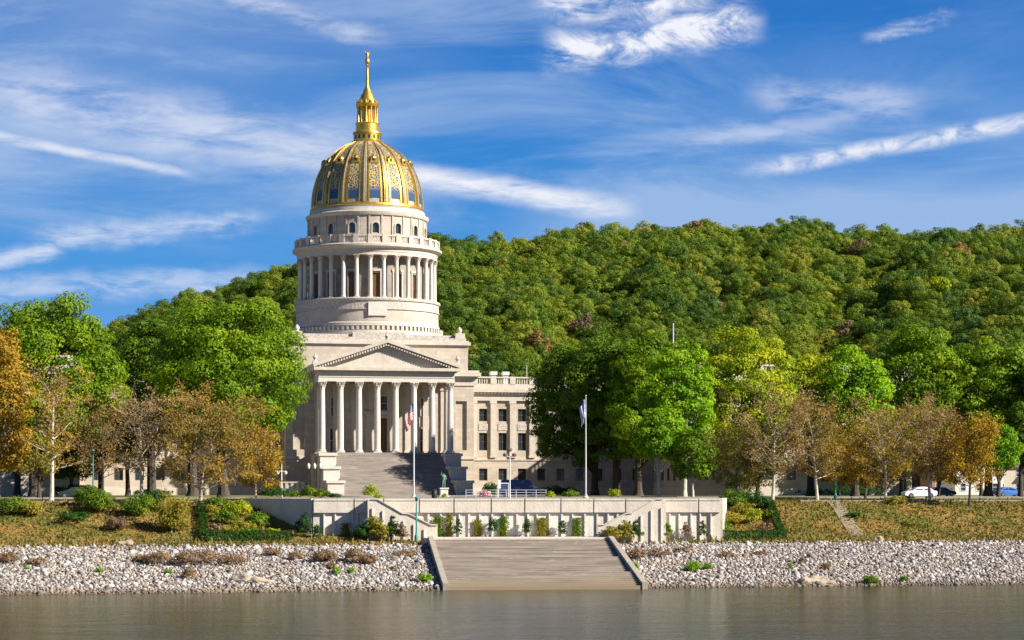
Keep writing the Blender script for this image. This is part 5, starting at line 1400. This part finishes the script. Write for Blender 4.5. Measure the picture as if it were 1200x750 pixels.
# cross-armed lamp, three-headed mast, sign
x, y = at(330, 262); H = zat(545, 262)-GZ
t = empty('double_lamp', (x, y, 8.84), 0, 'white double-armed lamp post on the terrace near the shaded wall corner', 'lamp post')
b = MB(); b.lathe([(.14, 0), (.09, .6), (.06, H)], 10); b.build('post', WHITEP, t, True)
b = MB(); b.tube([(-.55, 0, H-.95), (0, 0, H-.85), (.55, 0, H-.95)], .05, 6); b.build('arm', WHITEP, t)
for s_ in (-1, 1):
    b = MB(); b.lathe([(.06, H-1.3), (.2, H-1.15), (.2, H-.95), (.05, H-.8)], 10, s_*.5, 0); b.build('lamp_head', WHITEP, t, True)
x, y = at(597.5, 262); H = zat(528, 262)-GZ
t = empty('lamp_mast', (x, y, 8.84), 0, 'slender pale mast with three round lamp heads in front of the office windows', 'lamp post')
b = MB(); b.lathe([(.13, 0), (.09, .6), (.06, H)], 10); b.build('post', WHITEP, t, True)
b = MB(); b.tube([(-.55, 0, H-.75), (-.3, 0, H-.85), (.3, 0, H-.85), (.55, 0, H-.75)], .05, 6); b.build('arm', WHITEP, t)
for dx, dz_ in ((-.58, -.65), (.58, -.65), (0, 0)):
    b = MB(); b.lathe([(.1, H+dz_-.22), (.32, H+dz_-.1), (.34, H+dz_+.12), (.1, H+dz_+.26)], 12, dx, 0); b.build('lamp_head', surf('smoked_lamp', (.20, .13, .12), (.15, .1, .1), .4, 2), t, True)
x, y = at(583.5, 262)
t = empty('signpost', (x, y, 8.84), 0, 'narrow pale sign on a post left of the three-headed mast', 'sign')
b = MB(); b.box(-.05, .05, -.05, .05, 0, 2.4); b.build('post', WHITEP, t)
b = MB(); b.box(-.05, .35, -.09, -.055, 1.2, 2.3); b.build('sign_plate', WHITEP, t)
x, y = at(590, 285)
t = empty('notice_board', (x, y, GZ+.06), 0, 'white-framed notice board in front of the dark blue van', 'sign')
b = MB(); b.box(-.75, -.65, -.05, .05, 0, 2.0); b.box(.65, .75, -.05, .05, 0, 2.0); b.box(-.75, .75, -.06, .06, 1.9, 2.02); b.build('frame', WHITEP, t)
b = MB(); b.box(-.65, .65, -.02, .02, .8, 1.9); b.build('board', surf('navy_board', (.03, .05, .14), None, .5, 2), t)
# terrace railing
(xa, ya), (xb, yb) = at(546, 266), at(640, 268)
Lr = math.hypot(xb-xa, yb-ya); t = empty('railing', (xa, ya, 8.84), math.atan2(yb-ya, xb-xa), 'grey metal railing along the terrace in front of the dark blue van', 'railing')
for i in range(9):
    b = MB(); b.box(i*Lr/8-.03, i*Lr/8+.03, -.03, .03, 0, 1.0); b.build('post', ALU, t)
for z in (.35, .68, 1.0):
    b = MB(); b.box(-.03, Lr+.03, -.02, .02, z, z+.045); b.build('rail', ALU, t)
# litter bins
for px, Z, lb, mt_ in ((825, 252, 'brown litter bin on the path behind the right end of the terrace wall', BRONZE), (509, 262, 'small dark litter bin left of the statue', DARKM)):
    x, y = at(px, Z); t = empty('litter_bin', (x, y, ground(x, y)+.08), 0, lb, 'bin')
    b = MB(); b.lathe([(.3, 0), (.36, .1), (.36, .85), (.33, .9)], 16); b.build('drum', mt_, t, True)
    b = MB(); b.lathe([(.38, .9), (.38, .98), (.22, 1.12), (.05, 1.15)], 16); b.build('lid', DARKM, t, True)
# statue
def skin(name, verts, edges, radii, mat, parent):
    me = bpy.data.meshes.new(name); me.from_pydata(verts, edges, []); o = bpy.data.objects.new(name, me); link(o, parent)
    me.materials.append(mat)
    md = o.modifiers.new('skin', 'SKIN'); md.use_smooth_shade = True
    for v, r_ in zip(me.skin_vertices[0].data, radii): v.radius = (r_, r_) if not isinstance(r_, tuple) else r_
    me.skin_vertices[0].data[0].use_root = True
    sd = o.modifiers.new('sub', 'SUBSURF'); sd.levels = 1; sd.render_levels = 1
    return o
x, y = at(520, 300)
t = empty('statue', (x, y, GZ+.06), 0, 'green bronze statue of a standing man on a stone pedestal beside the stairs', 'statue')
b = MB(); b.box(-.75, .75, -.75, .75, 0, .25); b.box(-.55, .55, -.55, .55, .25, 1.15); b.box(-.65, .65, -.65, .65, 1.15, 1.35); b.build('pedestal', PALE, t)
k = 1.22; P_ = [(0,0,.95),(0,0,1.2),(0,0,1.42),(0,0,1.5),(0,-.02,1.58),(0,-.03,1.68),(.1,0,.9),(.12,0,.5),(.13,.02,.08),(.13,-.14,.03),(-.1,0,.9),(-.13,-.06,.5),(-.14,-.04,.08),(-.14,-.2,.03),(.2,0,1.42),(.27,-.02,1.15),(.25,-.12,.92),(-.2,0,1.42),(-.3,-.05,1.62),(-.28,-.15,1.88)]
E_ = [(0,1),(1,2),(2,3),(3,4),(4,5),(0,6),(6,7),(7,8),(8,9),(0,10),(10,11),(11,12),(12,13),(2,14),(14,15),(15,16),(2,17),(17,18),(18,19)]
rr = [.17,.16,.19,.08,.10,.10,.11,.08,.055,.05,.11,.08,.055,.05,.085,.06,.04,.085,.06,.04]
skin('figure', [(a*k, b_*k, c*k+1.35) for a, b_, c in P_], E_, [r_*k for r_ in rr], VERDI, t)
x, y = at(524, 292); slab('statue_plinth_paving', [(x-1.8, y-1), (x+1.8, y-1), (x+1.8, y+1.2), (x-1.8, y+1.2)], GZ, GZ+.10, PALE, kind='structure')

# ------------------------------------------------------------------ vehicles
def vehicle(name, loc, rz, col, label, cat, prof, glass, Lc, W=1.8, wr=.33, wx=(-1.35, 1.35)):
    t = empty(name, loc, rz, label, cat)
    def body(poly, w, nm, mat, inset=0, par=None):
        b = MB(); zmax = max(p[1] for p in poly); n = len(poly)
        vs = []
        for s_ in (-1, 1):
            for (x, z) in poly:
                k_ = 1-.14*max(0, (z-.95)/(zmax-.95+1e-6)) if z > .95 else 1-.03*max(0, (.5-z))
                vs.append((x, s_*w/2*k_, z))
        fs = [tuple(range(n)), tuple(range(2*n-1, n-1, -1))]+[(i, i+n, (i+1) % n+n, (i+1) % n) for i in range(n)]
        b.add(vs, fs); o = b.build(nm, mat, par or t)
        md = o.modifiers.new('soft_edges', 'BEVEL'); md.width = .045; md.segments = 2; md.limit_method = 'ANGLE'
        return o
    bo = body(prof, W, 'body', col)
    for g in glass: body(g, W+.02, 'window', GLASSD)
    for x in wx:
        for s_ in (-1, 1):
            M = Matrix.Translation((x, s_*(W/2-.08), wr)) @ Matrix.Rotation(R(90), 4, 'X')
            b = MB(M); b.lathe([(wr*.6, -.12), (wr*.96, -.12), (wr, -.07), (wr, .07), (wr*.96, .12), (wr*.6, .12)], 20); o = b.build('wheel', TYRE, t, True)
            b = MB(M); b.lathe([(wr*.58, -.13), (wr*.58, .13)], 14); b.build('rim', CHROME, o, True)
    for s_ in (-1, 1):
        b = MB(); b.box(Lc/2-.06, Lc/2+.015, s_*W*.36-.16, s_*W*.36+.16, .58, .74); b.build('headlight', WHITEP, t)
        b = MB(); b.box(-Lc/2-.015, -Lc/2+.06, s_*W*.38-.13, s_*W*.38+.13, .62, .80); b.build('tail_light', surf('tail_lens', (.35, .02, .02), None, .3, 2), t)
    return t
CARP = [(-2.2, .35), (-2.25, .6), (-2.2, .9), (-1.75, 1.0), (-1.15, 1.42), (-.3, 1.48), (.45, 1.40), (1.15, .98), (2.05, .80), (2.22, .6), (2.2, .32), (1.7, .22), (-1.8, .22)]
CARG = [[(-1.55, 1.0), (-1.08, 1.37), (-.4, 1.42), (-.4, 1.0)], [(-.3, 1.0), (-.3, 1.42), (.4, 1.35), (1.0, .99)]]
def car(px, Z, rz, col, lb):
    x, y = at(px, Z); return vehicle('parked_car', (x, y, ground(x, y)+.05), rz, col, lb, 'car', CARP, CARG, 4.4)
car(1077, 278, R(175), paint('white_car_paint', (.78, .80, .84)), 'white car parked on the road between two sycamores on the right')
car(1103, 330, R(0), paint('navy_car_paint', (.02, .035, .12)), 'dark blue car standing in shade behind the sycamores, right of the white car')
car(1182, 320, R(0), paint('blue_car_paint', (.05, .16, .50)), 'blue car near the right edge in front of the pale house')
car(88, 276, R(180), paint('dark_car_paint', (.02, .035, .035)), 'dark car in the shade on the road at the left beside the gold sycamore')
VANP = [(-2.9, .4), (-2.95, 1.0), (-2.9, 2.45), (-2.6, 2.6), (1.3, 2.6), (1.7, 2.45), (2.2, 1.55), (2.95, 1.25), (3.1, .8), (3.05, .4), (2.6, .3), (-2.5, .3)]
x, y = at(608, 318)
vehicle('parked_van', (x, y, ground(x, y)+.03), R(0), paint('navy_van_paint', (.03, .05, .13)), 'large dark blue van parked in shade right of the stairs', 'van', VANP, [[(1.0, 1.6), (1.0, 2.25), (1.6, 2.25), (2.0, 1.6)]], 6.1, 2.05, .4, (-1.9, 2.0))

# ------------------------------------------------------------------ houses at the right
def house(px, Z, w, d, h, rh, wmat, lb, name='house', nwin=3, floors=2, rz=0, gable='x'):
    x, y = at(px, Z); t = empty(name, (x, y, GZ-.05), rz, lb, 'house')
    ops = [(-w/2+w*(i+.5)/nwin-.5, -w/2+w*(i+.5)/nwin+.5, .9+f*2.9, 2.3+f*2.9) for i in range(nwin) for f in range(floors)]
    b = MB(); b.wall(-w/2, w/2, 0, h, -d/2, .2, ops)
    b.wall(-w/2, w/2, 0, h, d/2, .1, [])
    for s_ in (-1, 1): b.wall(-d/2, d/2, 0, h, 0, .1, [], f=(lambda s: lambda X, Y, Z_: (s*(w/2-Y), X, Z_))(s_))
    b.prism([(-w/2, h), (w/2, h), (0, h+rh)], -d/2, d/2) if gable == 'y' else b.prism([(-d/2, h), (d/2, h), (0, h+rh)], -w/2, w/2, 'x')
    b.build('wall', wmat, t)
    r = MB(); o_ = .5
    if gable == 'y':
        k_ = rh/(w/2)
        for s_ in (-1, 1): r.prism([(s_*(w/2+o_), h-o_*k_+.03), (0, h+rh+.03), (0, h+rh+.25), (s_*(w/2+o_), h-o_*k_+.25)], -d/2-o_, d/2+o_)
    else:
        k_ = rh/(d/2)
        for s_ in (-1, 1): r.prism([(s_*(d/2+o_), h-o_*k_+.03), (0, h+rh+.03), (0, h+rh+.25), (s_*(d/2+o_), h-o_*k_+.25)], -w/2-o_, w/2+o_, 'x')
    ro = r.build('roof', SHING, t)
    c = MB(); c.box(w*.25-.4, w*.25+.4, -.4, .4, h+.5, h+rh+1.2); c.build('chimney', BRICK, ro)
    for a, c_, z0, z1 in ops:
        f = MB(); f.box(a-.08, c_+.08, -d/2+.1, -d/2+.14, z0-.05, z1+.05); o = f.build('window', GLASSD, t)
        f = MB(); f.box(a, c_, -d/2+.04, -d/2+.09, (z0+z1)/2-.04, (z0+z1)/2+.04); f.box(a-.12, a, -d/2-.04, -d/2-.001, z0, z1); f.box(c_, c_+.12, -d/2-.04, -d/2-.001, z0, z1); f.box(a-.15, c_+.15, -d/2-.06, -d/2-.001, z1, z1+.12); f.box(a-.15, c_+.15, -d/2-.08, -d/2-.001, z0-.12, z0)
        f.build('frame', WHITEP, o)
WSID = surf('white_siding', (.62, .61, .59), (.55, .54, .52), .7, 1.5, joints=(9, .22, .9))
house(1136, 410, 10, 9, 6.0, 2.8, WSID, 'white two-storey house glimpsed between the orange tree and the small green tree', gable='y')
house(1182, 430, 11, 9, 5.8, 2.6, CREAMW, 'pale house behind the blue car at the right edge')
house(1104, 440, 8, 8, 5.6, 3.0, BRICK, 'red-brown brick house left of the white house')
house(1240, 430, 12, 10, 6, 3, WSID, 'white house beyond the right edge behind the trees')
